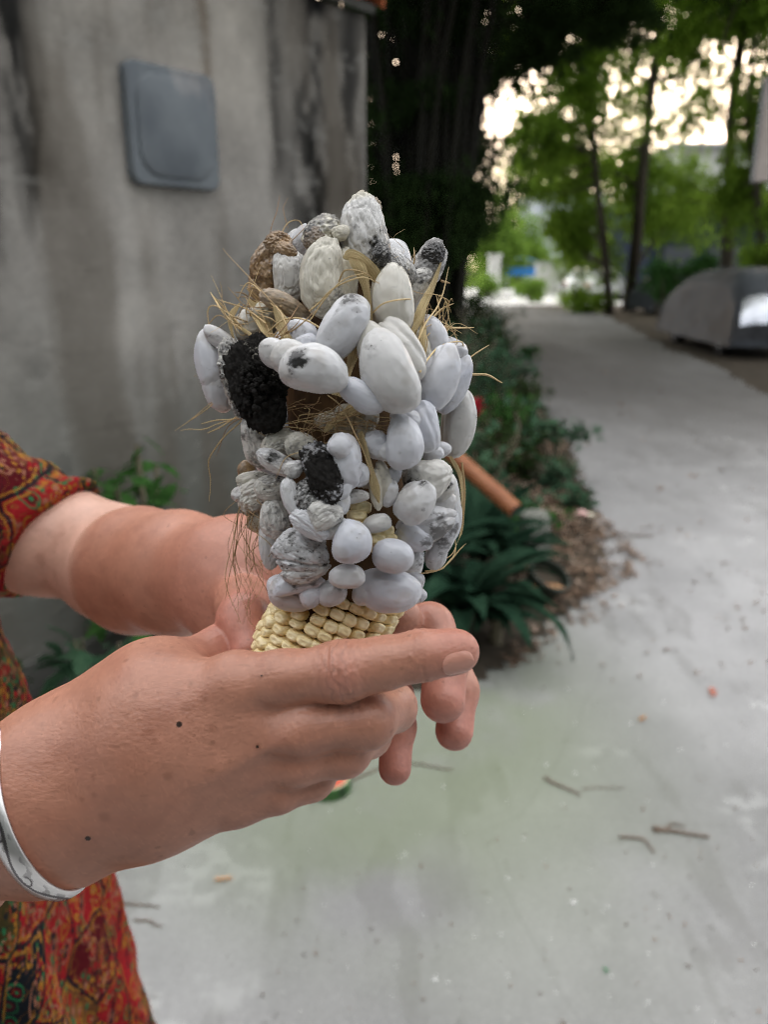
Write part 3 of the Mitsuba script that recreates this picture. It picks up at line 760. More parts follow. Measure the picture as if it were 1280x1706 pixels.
def gall_color(p, n, uv):
    f = fbm(p.x * 260, p.y * 260, p.z * 260, 4); g = fbm(p.x * 900, p.y * 900, p.z * 900, 3); b = fbm(p.x * 60, p.y * 60, p.z * 60, 3)
    skin = mix((0.40, 0.415, 0.47), (0.63, 0.645, 0.69), dr.clip(b * 1.1 - 0.05 + 0.25 * (f - 0.5), 0, 1))
    cream = mix((0.44, 0.41, 0.33), (0.60, 0.57, 0.47), f)
    c = mix(skin, cream, dr.clip(uv.y, 0, 1))
    brown = mix((0.10, 0.055, 0.025), (0.42, 0.27, 0.14), smoothstep(0.25, 0.75, f * 0.6 + g * 0.4))
    c = mix(c, brown, smoothstep(1.2, 1.8, uv.y))
    # faint stains and pores
    c = mix(c, (0.20, 0.185, 0.175), smoothstep(0.52, 0.76, f * 0.45 + b * 0.55) * 0.38)
    c = mix(c, (0.30, 0.26, 0.20), smoothstep(0.56, 0.70, fbm(p.x * 110 + 8, p.y * 110, p.z * 110, 3)) * 0.25)
    c = mix(c, (0.16, 0.14, 0.12), smoothstep(0.86, 0.93, g) * 0.3)
    dust = mi.Float(0)
    for q, r in SOOT:
        d2 = dr.square(p.x - q[0]) + dr.square(p.y - q[1]) + dr.square(p.z - q[2]); dust = dr.maximum(dust, dr.exp(-d2 / (r * r * 1.5)))
    dust = smoothstep(0.45, 0.85, dust * 0.75 + (f - 0.5) * 1.1 + (g - 0.5) * 0.5 + 0.12)
    c = mix(c, (0.055, 0.05, 0.048), dust * 0.8)
    grey = smoothstep(0.30, 0.62, uv.x + (f - 0.5) * 0.9)
    c = mix(c, (0.16, 0.155, 0.15), grey * 0.55)
    black = smoothstep(0.52, 0.84, uv.x + (g - 0.5) * 0.9 + (f - 0.5) * 0.7)
    return mix(c, mix((0.006, 0.006, 0.006), (0.03, 0.028, 0.026), g), black)


SOOT = [([float(a) for a in P(x, y, d)], r) for x, y, d, r in ((425, 640, .318, .022), (440, 590, .318, .014), (540, 790, .315, .017), (520, 850, .312, .012), (630, 425, .325, .010), (722, 425, .335, .014), (500, 925, .315, .014), (575, 510, .315, .008), (536, 385, .325, .012), (460, 765, .322, .010), (680, 800, .318, .008), (745, 900, .322, .012))]
scene['m_gall'] = two(paint(proc(gall_color), 0.27, 0.6))


def kernel_color(p, n, uv):
    a = fbm(p.x * 220, p.y * 220, p.z * 220, 3); b = noise(p.x * 130, p.y * 130, p.z * 130)
    return mix((0.58, 0.43, 0.17), (0.84, 0.75, 0.48), dr.clip(a * 0.9 + b * 0.5 - 0.15, 0, 1))


scene['m_kernel'] = two(paint(proc(kernel_color), 0.22, 0.6))


def core_color(p, n, uv):
    a = fbm(p.x * 300, p.y * 300, p.z * 90, 4)
    return mix((0.018, 0.010, 0.006), (0.15, 0.08, 0.03), a)


scene['m_core'] = two(paint(proc(core_color), 0.85, 0.3))


def silk_color(p, n, uv):
    return mix((0.20, 0.10, 0.04), (0.66, 0.50, 0.26), uv.x)


scene['m_silk'] = two(paint(proc(silk_color), 0.5, 0.4))


def husk_color(p, n, uv):
    a = noise(uv.x * 40, uv.y * 2) * 0.6 + noise(uv.x * 110, uv.y * 3) * 0.4
    return mix((0.36, 0.25, 0.11), (0.72, 0.62, 0.38), a)


scene['m_husk'] = {'type': 'principledthin', 'base_color': proc(husk_color), 'roughness': 0.6, 'diff_trans': 0.7}

scene['m_spore'] = two(paint(proc(gall_color), 0.95, 0.05))
corn = thing('corn_cob', 'corn cob overgrown with swollen silvery grey galls, gripped upright in two hands', 'corn cob')


def axis_x(py):
    return float(np.interp(py, [380, 600, 800, 985, 1080, 1200], [585, 570, 578, 575, 525, 505]))


def ring_r(py):
    return float(np.interp(py, [350, 450, 600, 700, 800, 900, 985, 1030], [14, 28, 44, 44, 38, 34, 26, 22])) * 1e-3


def front(px, py):
    """Depth in front of the cob's axis of the shell that the galls sit on."""
    u = (px - axis_x(py)) * D_C / FPX
    R = ring_r(py)
    return 0.80 * R * math.sqrt(max(0.0, 1 - (u / R) ** 2))


ICO = {k: trimesh.creation.icosphere(subdivisions=k) for k in (2, 3, 4, 5)}


def gall_mesh(c, e1, e2, e3, a, b, cz, taper=0.0, bend=0.0, lump=0.07, freq=1.5, rough=0.0, groove=None, wrk=0.0, seed=0, sub=4, patches=(), tint=0.0, tip=None, spore=0.0):
    I = ICO[sub]; v = np.array(I.vertices)
    sq = np.sign(v) * np.abs(v) ** 0.92
    r = 1 + lump * 2 * (meshkit.fbm(v * freq + seed * 7.3, 3, seed) - 0.5)
    if rough: r = r + rough * (meshkit.fbm(v * 7 + seed, 4, seed + 3) - 0.5) * 2
    if wrk:
        r = r - wrk * 2.2 * np.maximum(0, .22 - np.abs(meshkit.fbm(v * np.array([1.3, 4.2, 4.2]) + seed * 3.1, 3, seed + 5) - .5) * 2) + wrk * .5 * (meshkit.fbm(v * 4 + seed, 3, seed + 9) - .5)
    if groove:
        for (gx, gy, gz, off, w, dep) in groove:
            g = unit((gx, gy, gz)); dist = v @ g - off + 0.08 * (meshkit.noise(v * 2.5 + seed) - 0.5)
            r = r - dep * np.exp(-(dist / w) ** 2)
    q = sq * r[:, None]
    wd = 1 - taper * q[:, 0]
    x = q[:, 0] * a; y = q[:, 1] * b * wd + bend * b * (q[:, 0] ** 2 - 0.4); z = q[:, 2] * cz * wd
    W = c + np.outer(x, e1) + np.outer(y, e2) + np.outer(z, e3)
    sp = np.full(len(v), float(spore)); ti = np.full(len(v), float(tint))
    for (sx, sy, rad, amt) in patches:           # spore patches at places on the near side, in units of a and b
        pz = math.sqrt(max(0.05, 1 - sx * sx - sy * sy)); pc = np.array([sx, sy, pz]); pc = pc / np.linalg.norm(pc)
        k = np.array([a / b, 1.0, 1.0])
        dd = np.linalg.norm((v - pc) * k, axis=1)
        sp = np.maximum(sp, amt * np.clip(1.35 - dd / rad * 0.8, 0, 1.2))
    if tip:                                       # a withered end: (position along the axis, width, tint, spore)
        t = np.clip((v[:, 0] * np.sign(tip[0]) - abs(tip[0])) / tip[1], 0, 1)
        ti = np.maximum(ti, t * tip[2]); sp = np.maximum(sp, t * tip[3])
    # a thin vein of soot where galls meet at the root (far side)
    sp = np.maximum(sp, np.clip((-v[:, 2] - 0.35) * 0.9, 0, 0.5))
    return (W, np.array(I.faces)), np.c_[sp, ti]


n_g = [0]


def gall(px, py, a, b, ang, dz=0.0, name='gall', label=None, depth=None, yaw=0.0, **kw):
    d = D_C - front(px, py) - dz * 1e-3
    c = P(px, py, d); s = d / FPX
    t = math.radians(ang)
    e1 = math.cos(t) * RT + math.sin(t) * UP; e2 = -math.sin(t) * RT + math.cos(t) * UP; e3 = -FW
    if yaw:
        y = math.radians(yaw); e1 = math.cos(y) * e1 - math.sin(y) * FW * -1; e3 = unit(np.cross(e1, e2))
    n_g[0] += 1
    worn = (py < 480 or (px < 560 and 690 < py < 960)) and name == 'gall'
    if worn: kw.setdefault('wrk', .10); kw.setdefault('sub', 5); kw['spore'] = kw.get('spore', 0) + .09; kw['tint'] = kw.get('tint', 0) + .18
    kw.setdefault('seed', n_g[0]); kw['lump'] = kw.get('lump', .06) * 1.5 + .02; kw['tint'] = kw.get('tint', 0) + (.25 * ((n_g[0] * 0.618) % 1) if kw.get('tint', 0) < .8 else 0); kw['spore'] = max(kw.get('spore', 0), .16 * ((n_g[0] * 0.755) % 1)); kw.setdefault('rough', .012); a, b = a * 1.05, b * 1.06; h_ = lambda m: (n_g[0] * m) % 1; kw.setdefault('taper', -.06 + .26 * h_(.389)); kw.setdefault('bend', .5 * (h_(.271) - .5))
    if 'groove' not in kw and h_(.577) < .30: kw['groove'] = [(h_(.31) - .5, 1, h_(.73) - .3, .9 * (h_(.839) - .5), .07 + .08 * h_(.21), .03 + .06 * h_(.449))]
    m, uv = gall_mesh(c, e1, e2, e3, a * s, b * s, (depth or b * 0.92) * s, **kw)
    part(corn, name, m, 'm_spore' if name == 'spore_mass' else 'm_gall', True, uv, label)


# -- the upper crown
gall(606, 392, 66, 39, 97, 6, taper=0.12, rough=0.05, lump=0.08, sub=5, tint=0.15, patches=[(-0.45, -0.45, 0.36, 1.0), (-0.1, 0.5, 0.2, 0.45), (0.4, -0.5, 0.22, 0.5)], tip=(0.55, 0.45, 1.5, 0.33), label='tall pale gall with a reddish withered tip at the top')
gall(612, 338 + 12, 24, 20, 20, 4, rough=0.16, tint=1.35, spore=0.28)
gall(634, 425, 20, 15, 70, 16, rough=0.1, tint=0.2, spore=0.75)
gall(540, 462, 66, 35, 88, 8, taper=0.1, lump=0.07, tint=0.75, label='beige grey gall in a bent finger shape')
gall(541, 393, 34, 32, 70, 9, rough=0.10, lump=0.12, tint=0.9, patches=[(-0.2, 0.6, 0.7, 0.75)], sub=5)
gall(524, 398, 20, 17, 80, 17, rough=0.16, tint=1.5, spore=0.5)
gall(568, 388, 15, 12, 20, 15, rough=0.06, tint=1.0)
gall(573, 470, 58, 24, 86, 2, tint=0.9)
gall(493, 408, 31, 19, 55, -2, tint=0.0)
gall(500, 398, 26, 14, 60, 1, tint=0.0)
gall(484, 462, 46, 30, 95, -4, tint=0.15, spore=0.22)
gall(447, 438, 42, 24, 73, 6, name='dry_curl', bend=-0.35, rough=0.13, lump=0.14, tint=2.0, sub=5, label='dried brown curled gall at the upper left')
gall(463, 408, 22, 19, 15, 9, name='dry_curl', rough=0.18, lump=0.16, tint=2.0, sub=5)
gall(440, 470, 30, 24, 85, 3, name='dry_curl', rough=0.13, lump=0.12, tint=2.0, sub=5)
gall(476, 510, 46, 16, -28, 4, name='dry_curl', rough=0.10, tint=1.6, spore=0.3)
gall(478, 418, 20, 12, -35, 12, name='dry_curl', rough=0.15, tint=1.9)
gall(711, 445, 46, 25, 62, 2, taper=0.05, rough=0.07, lump=0.10, sub=5, tint=0.15, patches=[(0.35, 0.0, 0.9, 0.80), (-0.3, 0.3, 0.4, 0.55)], label='gall with a black spore covered tip on the upper right')
gall(722, 424, 19, 17, 20, 6, rough=0.2, sub=4, spore=0.8)
gall(697, 475, 32, 18, 60, 7, tint=0.25, rough=0.05, patches=[(0.1, -0.2, 0.35, 0.55)])
gall(661, 440, 26, 18, 110, -2, rough=0.06, tint=0.1, patches=[(0.4, 0, 0.4, 0.6)])
gall(676, 452, 24, 15, 110, 0, rough=0.06, tint=0.1, spore=0.28)
gall(640, 490, 48, 24, 80, 6, tint=0.7)
gall(656, 499, 55, 33, 94, 13, taper=0.16, lump=0.05, tint=0.72, spore=0.16, groove=[(0.2, 1, 0.2, -0.15, 0.09, 0.07)], label='cream grey pointed gall like a folded petal')
gall(571, 547, 57, 34, 56, 14, taper=-0.04, lump=0.05, sub=5, patches=[(0.75, 0.35, 0.55, 0.74), (0.55, -0.2, 0.35, 0.55), (0.2, 0.5, 0.3, 0.45)])
gall(503, 556, 27, 22, 120, 9, lump=0.09)
gall(513, 581, 24, 22, 20, 9, lump=0.09)
gall(425, 545, 34, 28, 10, 6, lump=0.10, tint=0.55, rough=0.04)
gall(452, 520, 30, 22, 40, 0, tint=1.0, rough=0.06)
# -- left shoulder
gall(367, 564, 31, 15, -32, 9, lump=0.04)
gall(352, 604, 53, 24, 104, 5, lump=0.05, bend=-0.15)
gall(365, 640, 46, 26, 100, 3, lump=0.06, tint=0.2)
gall(395, 628, 62, 24, 105, 16, rough=0.20, lump=0.10, sub=5, spore=0.50, tint=0.4)
gall(424, 640, 66, 42, 106, 14, name='spore_mass', rough=0.22, lump=0.16, sub=5, spore=1.5, label='burst gall showing a mass of black spores')
gall(440, 600, 44, 26, 120, 14, name='spore_mass', rough=0.22, sub=5, spore=0.95, tint=1.2)
gall(452, 690, 30, 24, 70, 12, name='spore_mass', rough=0.22, sub=4, spore=1.4)
gall(458, 588, 27, 23, -20, 26, lump=0.05, tint=0.25)
gall(524, 618, 56, 38, -12, 24, lump=0.05, sub=5, tint=0.12, patches=[(-0.52, 0.20, 0.42, 1.05), (-0.25, 0.05, 0.25, 0.8), (-0.55, -0.25, 0.4, 0.5)], label='large smooth gall with one square black patch')
gall(486, 600, 34, 29, -35, 22, tint=0.3, spore=0.15)
gr = MB(); r0 = np.random.default_rng(8)
for i in range(130):
    t_ = r0.uniform(0, 1); px = 388 + 34 * t_ + r0.normal(0, 11); py = 578 + 125 * r0.uniform(0, 1)
    q = P(px + (py - 640) * .18, py, D_C - front(400, 640) - .0215 + r0.normal(0, .0015)); s_ = r0.uniform(.0004, .0012)
    v = np.array(ICO[2].vertices); v = v * (1 + .5 * (meshkit.noise(v * 2 + i)[:, None] - .5)); gr.add(q + v * s_ * [1, 1, .8], ICO[2].faces, np.tile((r0.choice([0, .2, .45, .8]), r0.uniform(0, .8)), (len(v), 1)))
for i in range(170):
    px, py = r0.normal(432, 20), r0.normal(640, 34)
    if abs(px - 432) > 36 or abs(py - 640) > 60: continue
    q = P(px, py, D_C - front(424, 640) - .0270 + r0.normal(0, .002) + .0075 * min(1.6, ((px - 428) / 38) ** 2 + ((py - 640) / 62) ** 2)); s_ = r0.uniform(.0004, .0013)
    v = np.array(ICO[2].vertices); v = v * (1 + .7 * (meshkit.noise(v * 2 + i)[:, None] - .5)); gr.add(q + v * s_, ICO[2].faces, np.tile((r0.choice([1.3, 1.5]), .3), (len(v), 1)))
part(corn, 'spore_crumbs', gr.get(), 'm_spore', True, gr.uv(), 'crumbling grey and black granules on the burst gall', 'stuff')
# -- right shoulder
gall(603, 659, 40, 20, -33, 18, taper=0.25, lump=0.05)
gall(614, 672, 28, 17, -15, 14, lump=0.05)
gall(648, 618, 70, 43, -66 + 180, 20, taper=0.14, lump=0.05, tint=0.35, spore=0.12, patches=[(0.4, 0.2, 0.8, 0.36)], label='large egg shaped gall with a faint grey bloom')
gall(668, 585, 56, 34, 118, 12, taper=0.05, lump=0.05, tint=0.35, spore=0.10)
gall(620, 575, 40, 25, 100, 12, tint=0.55, spore=0.18)
gall(716, 562, 39, 26, 118, 2, lump=0.05, tint=0.12)
gall(700, 580, 30, 20, 100, -4, tint=1.0)
gall(731, 628, 56, 33, 68, 15, lump=0.05, groove=[(0.15, 1, -0.1, 0.55, 0.12, 0.06)])
gall(756, 638, 53, 24, 68, 6, lump=0.05)
gall(752, 584, 26, 21, 150, 7, lump=0.07)
gall(765, 705, 56, 26, 84, -4, bend=0.10, lump=0.04, tint=0.42, label='long cream gall on the right edge')
gall(752, 712, 46, 18, 86, -8, tint=0.75)
gall(672, 736, 45, 30, 92, 17, lump=0.07)
gall(708, 712, 42, 25, 100, 13, lump=0.06)
gall(676, 700, 26, 20, 160, 9, lump=0.07)
gall(628, 742, 25, 20, 120, 10, lump=0.13, spore=0.14)
gall(644, 752, 16, 13, 60, 14, lump=0.1)
gall(736, 750, 16, 13, 20, 12, lump=0.05)
gall(722, 757, 17, 13, 10, 8, spore=0.2)
gall(612, 700, 22, 16, 40, 2, tint=0.6, spore=0.25)
gall(585, 690, 24, 18, 10, -2, tint=0.9, spore=0.2)
gall(560, 705, 34, 18, -10, -2, tint=1.1, spore=0.2)
gall(610, 720, 14, 18, 80, 2, tint=0.7, spore=0.2)
# -- middle
gall(432, 735, 46, 27, 100, 2, lump=0.09, tint=0.35, spore=0.12)
gall(470, 740, 34, 24, 20, 6, lump=0.10, tint=0.4, spore=0.25)
gall(505, 745, 30, 22, -20, 8, tint=0.5, spore=0.25)
gall(464, 772, 38, 17, -28, 18, rough=0.05, sub=5, patches=[(-0.3, 0.3, 0.7, 0.85)], tint=0.1)
gall(489, 781, 18, 14, 20, 23, lump=0.07)
gall(412, 786, 19, 14, 100, -3, name='husk_scale', tint=1.75, label='small amber brown scale at the left edge')
gall(575, 768, 46, 27, 98, 18, lump=0.07, taper=-0.05, tint=0.08)
gall(566, 742, 20, 19, 60, 22, lump=0.05)
gall(541, 792, 52, 31, 105, 21, name='spore_mass', rough=0.17, lump=0.12, sub=5, spore=0.80, patches=[(0.1, 0.0, 1.2, 1.3)], label='gall split open over streaky black spores at the centre')
gall(519, 828, 36, 30, 60, 20, rough=0.08, sub=5, spore=0.62)
gall(489, 833, 38, 15, 112, 26, bend=-0.3, lump=0.07)
gall(516, 874, 36, 20, -35, 25, lump=0.07, bend=-0.15)
gall(541, 858, 30, 26, 20, 23, lump=0.10, spore=0.26, tint=0.2)
gall(556, 880, 24, 16, 30, 20, lump=0.06, tint=0.1)
gall(566, 838, 22, 17, 70, 19, lump=0.07)
gall(572, 812, 24, 14, 60, 20, lump=0.1, spore=0.2)
gall(430, 828, 36, 28, 20, 3, lump=0.14, rough=0.05, sub=5, tint=0.5, spore=0.26)
gall(404, 824, 14, 17, 70, 4, lump=0.1, spore=0.1)
gall(420, 800, 26, 15, 10, 2, tint=0.7, spore=0.3)
gall(455, 812, 30, 22, 10, 6, tint=0.5, spore=0.34)
gall(458, 862, 34, 24, 100, 8, lump=0.1, tint=0.2, spore=0.25)
gall(432, 866, 22, 18, 60, 2, tint=0.8, spore=0.25)
# -- centre right
gall(640, 805, 38, 13, 100, 12, name='husk_scale', tint=0.85, label='narrow yellowish husk scale at the centre')
gall(627, 815, 34, 11, 96, 13, name='husk_scale', tint=1.0)
gall(656, 792, 18, 12, 60, 11, lump=0.1, spore=0.25)
gall(650, 822, 22, 13, 75, 14, lump=0.1)
gall(600, 790, 20, 14, 100, 14, lump=0.12, spore=0.2)
gall(592, 828, 22, 11, 10, 14, lump=0.1, spore=0.22, tint=0.4)
gall(628, 872, 24, 15, 15, 14, lump=0.09, tint=0.35)
gall(612, 800, 16, 12, 20, 8, tint=0.6, spore=0.3)
gall(712, 796, 40, 33, 15, 19, lump=0.11, rough=0.04, sub=5, tint=0.4, patches=[(-0.7, -0.2, 0.5, 0.85), (0.0, -0.55, 0.5, 0.55), (-0.3, 0.5, 0.4, 0.42)], label='greenish white mottled gall above the folded one')
gall(735, 812, 26, 22, 60, 15, tint=0.4, patches=[(0.2, -0.3, 0.6, 0.5)])
gall(693, 836, 38, 30, 55, 23, lump=0.06, tint=0.3, patches=[(-0.1, -0.5, 0.16, 0.6), (0.8, 0.2, 0.4, 0.5)])
gall(752, 838, 46, 16, 92, 6, bend=-0.15, tint=0.12, patches=[(0.1, 0.6, 0.5, 0.45)])
gall(735, 845, 30, 22, 60, 12, tint=0.2, spore=0.3)
gall(708, 878, 50, 30, 22, 15, lump=0.05, groove=[(0.1, 1, 0.2, 0.28, 0.07, 0.13)], label='purple grey gall folded into a deep crease')
gall(722, 866, 40, 13, 18, 21, lump=0.05)
gall(690, 895, 32, 20, -30, 12, lump=0.06)
gall(740, 898, 46, 15, 60, 10, bend=0.2, lump=0.05)
gall(728, 922, 28, 17, 75, 8, tint=0.15, lump=0.06)
gall(756, 868, 34, 12, 80, 6, tint=0.1, spore=0.22)
# -- lower ring
gall(450, 911, 36, 19, 95, 6, lump=0.05)
gall(503, 920, 44, 37, -20, 19, lump=0.10, sub=5, spore=0.40, groove=[(-0.25, 1, 0.1, -0.35, 0.06, 0.12)], label='dark smoky grey wrinkled gall low on the left')
gall(510, 945, 40, 24, 12, 20, lump=0.07, spore=0.22, groove=[(0.1, 1, 0.1, 0.0, 0.07, 0.1)])
gall(484, 905, 26, 18, 30, 23, rough=0.07, spore=0.46)
gall(585, 902, 36, 31, 80, 23, lump=0.035, label='smooth bluish egg shaped gall')
gall(578, 960, 29, 20, 0, 22, lump=0.04, tint=0.12)
gall(655, 926, 34, 27, -12, 22, lump=0.04, patches=[(-0.1, 0.2, 0.08, 0.7)])
gall(689, 935, 18, 14, 30, 12, name='curl', lump=0.1)
gall(697, 928, 12, 8, 60, 15, name='curl', spore=0.3)
gall(497, 974, 42, 16, 12, 21, bend=-0.3, lump=0.06)
gall(489, 990, 41, 27, -20, 16, lump=0.05, groove=[(0.2, 1, 0.1, 0.3, 0.07, 0.10)])
gall(470, 980, 22, 26, 100, 14, lump=0.05)
gall(520, 992, 20, 18, 40, 17, lump=0.05)
gall(553, 988, 25, 21, 30, 14, lump=0.05, tint=0.05)
gall(648, 983, 53, 35, -4, 17, lump=0.05, label='broad smooth gall at the lower right above the kernels')
gall(612, 982, 24, 27, 100, 12, lump=0.06)
gall(692, 968, 15, 16, 70, 10, lump=0.05)
gall(693, 992, 13, 17, 100, 6, lump=0.05)
# -- the far side, seen from elsewhere
r_ = np.random.default_rng(21)
for i in range(34):
    py = r_.uniform(440, 990); R = ring_r(py)
    th = r_.uniform(-1.25, 1.25)
    px = axis_x(py) + math.sin(th) * R * 0.86 * FPX / D_C; d = D_C + math.cos(th) * R * 0.75
    a = r_.uniform(38, 58) * d / FPX; bb = a * r_.uniform(0.55, 0.7); t = r_.uniform(0.9, 2.2)
    e1 = math.cos(t) * RT + math.sin(t) * UP; e2 = -math.sin(t) * RT + math.cos(t) * UP
    m, uv = gall_mesh(P(px, py, d), e1, e2, unit(np.cross(e1, e2)) * 1.0, a, bb, bb, seed=200 + i, sub=3, tint=r_.uniform(0, 0.5), spore=r_.choice([0, 0, 0.2, 0.6]))
    part(corn, 'gall', m, 'm_gall', True, uv)

# -- the cob itself under the galls
ys = np.linspace(1190, 400, 40); an = np.linspace(0, 2 * np.pi, 48, endpoint=False)
rad = np.interp(ys, [400, 440, 560, 980, 1030, 1080, 1190], [10, 17, 24, 25, 25.5, 24.5, 18]) * 1e-3
C = np.array([P(axis_x(y), y, D_C) for y in ys])
V = (C[:, None] + rad[:, None, None] * (np.cos(an)[None, :, None] * RT + np.sin(an)[None, :, None] * -FW))
nz = meshkit.fbm(V.reshape(-1, 3) * 220, 3).reshape(V.shape[:2]) - 0.5
V = V + (nz * 0.004)[..., None] * (np.cos(an)[None, :, None] * RT + np.sin(an)[None, :, None] * -FW)
V = np.vstack([V.reshape(-1, 3), C[:1], C[-1:]]); F = [grid(40, 48).reshape(-1, 3)]
j = np.arange(48); k = (j + 1) % 48
F = [np.stack([i * 48 + j, i * 48 + k, (i + 1) * 48 + k], 1) for i in range(39)] + [np.stack([i * 48 + j, (i + 1) * 48 + k, (i + 1) * 48 + j], 1) for i in range(39)]
F += [np.stack([k, j, np.full(48, 1920)], 1), np.stack([39 * 48 + j, 39 * 48 + k, np.full(48, 1921)], 1)]
part(corn, 'cob', fixed(V, np.vstack(F)), 'm_core', True)
# kernels in slightly slanting rows
r_ = np.random.default_rng(5); I = ICO[3]; iv = np.array(I.vertices); sqv = np.sign(iv) * np.abs(iv) ** 0.72


def kern(ang, py, w=1.0):
    R = float(np.interp(py, [800, 980, 1030, 1080, 1190], [26, 26, 26.5, 25.5, 19])) * 1e-3 * w
    o = math.sin(ang) * RT - math.cos(ang) * FW
    c = P(axis_x(py), py, D_C) + o * R
    dn = unit(P(axis_x(py + 20), py + 20, D_C) - P(axis_x(py), py, D_C)); tx = unit(np.cross(dn, o))
    j = r_.normal(0, 0.09, 3)
    s = np.array([0.0034, 0.00235, 0.0044]) * (1 + j) * (0.9 + 0.1 * w)
    q = sqv * (1 + 0.10 * (meshkit.noise(iv * 2.2 + r_.uniform(0, 50, 3))[:, None] - 0.5))
    q[:, 2] -= 0.16 * np.exp(-(q[:, 0] ** 2 + q[:, 1] ** 2) / 0.12) * (q[:, 2] > 0)     # the little dent on top
    t = r_.normal(0, 0.05); tx2 = math.cos(t) * tx + math.sin(t) * dn; dn2 = -math.sin(t) * tx + math.cos(t) * dn
    part(corn, 'kernel', (c + np.outer(q[:, 0] * s[0], tx2) + np.outer(q[:, 1] * s[1], dn2) + np.outer(q[:, 2] * s[2], o), np.array(I.faces)), 'm_kernel', True)


for k in range(15):
    for i in range(16):
        ang = (k - 7) * 0.262 + 0.05 * math.sin(i * 0.9 + k) + i * 0.018
        py = 985 + i * 16.8 + (k % 2) * 8 + r_.normal(0, 0.8)
        if -1.7 < ang < 1.75 and py < 1230: kern(ang, py)
for px, py in ((598, 858), (606, 876), (592, 878), (640, 893), (630, 908), (622, 893), (636, 880), (604, 846), (618, 886), (645, 905)):
    kern(math.asin((px - axis_x(py)) * D_C / FPX / 0.034), py, 1.38)

# -- dry husk shreds and silk
def ribbon(pts, w, n=14, twist=0.6, seed=0):
    p = spline(pts, n); t = np.gradient(p, axis=0); t /= np.linalg.norm(t, axis=1, keepdims=True)
    side = np.cross(t, -FW); side /= np.linalg.norm(side, axis=1, keepdims=True) + 1e-9
    tw = twist * np.sin(np.linspace(0, 3, n) + seed)
    nn = np.cross(side, t); s = np.cos(tw)[:, None] * side + np.sin(tw)[:, None] * nn
    ww = w * np.interp(np.linspace(0, 1, n), [0, 0.2, 0.8, 1], [0.6, 1, 0.9, 0.15])
    u = np.linspace(-1, 1, 5)
    V = p[:, None] + (u[None, :] * ww[:, None])[..., None] * s[:, None] + ((1 - u[None] ** 2) * ww[:, None] * 0.35)[..., None] * nn[:, None]
    uv = np.stack(np.meshgrid(np.linspace(0, 1, n), (u + 1) / 2, indexing='ij'), -1)[..., ::-1]
    return (V.reshape(-1, 3), grid(n, 5)), uv.reshape(-1, 2)


def Q(px, py, dz=0.0):
    return P(px, py, D_C - front(px, py) - dz * 1e-3)


for i, (pts, w) in enumerate([
        ([(640, 480, 10), (612, 440, 14), (590, 425, 16), (572, 430, 14)], 4.5), ([(618, 540, 4), (610, 480, 10), (598, 445, 14), (580, 420, 14)], 4.5),
        ([(690, 560, 6), (700, 520, 12), (722, 475, 10), (738, 430, 6)], 3.0), ([(685, 555, 8), (705, 525, 13), (712, 500, 13), (722, 486, 12)], 2.4),
        ([(470, 600, 14), (445, 555, 12), (430, 520, 10), (415, 500, 8)], 6.0), ([(478, 590, 14), (480, 560, 14), (465, 530, 14), (450, 505, 10)], 5.0),
        ([(430, 565, 14), (400, 545, 12), (380, 520, 8), (352, 490, 4)], 1.3), ([(395, 590, 8), (388, 560, 10), (384, 530, 8), (400, 505, 6)], 2.6),
        ([(705, 600, 6), (704, 570, 12), (706, 545, 10), (714, 525, 6)], 2.6), ([(610, 670, 6), (590, 680, 6), (560, 700, 4), (540, 720, 6)], 6.0),
        ([(600, 720, 8), (612, 760, 14), (622, 800, 16), (632, 838, 16)], 3.4), ([(770, 780, -4), (772, 830, -4), (770, 880, -4), (762, 905, -4)], 1.1),
        ([(750, 760, 4), (766, 790, 0), (770, 830, 0), (764, 850, 0)], 1.6), ([(560, 660, 6), (580, 620, 4), (590, 590, 4), (596, 560, 4)], 6.0)]):
    m, uv = ribbon([Q(*q) for q in pts], w * .62e-3, twist=1.1, seed=i)
    part(corn, 'husk_shred', m, 'm_husk', True, uv)

b = MB()
r_ = np.random.default_rng(11)


def strand(pts, r=0.22, tone=0.7, n=18):
    p = spline([Q(*q) for q in pts], n)
    p += (meshkit.fbm(p * 70 + r_.uniform(0, 90), 2)[:, None] - 0.5) * 0.003 * r_.normal(0, 1, 3)
    b.tube(p, np.interp(np.linspace(0, 1, n), [0, 0.7, 1], [1, 0.85, 0.35]) * r * 1e-3, 5, True, (tone, 0))


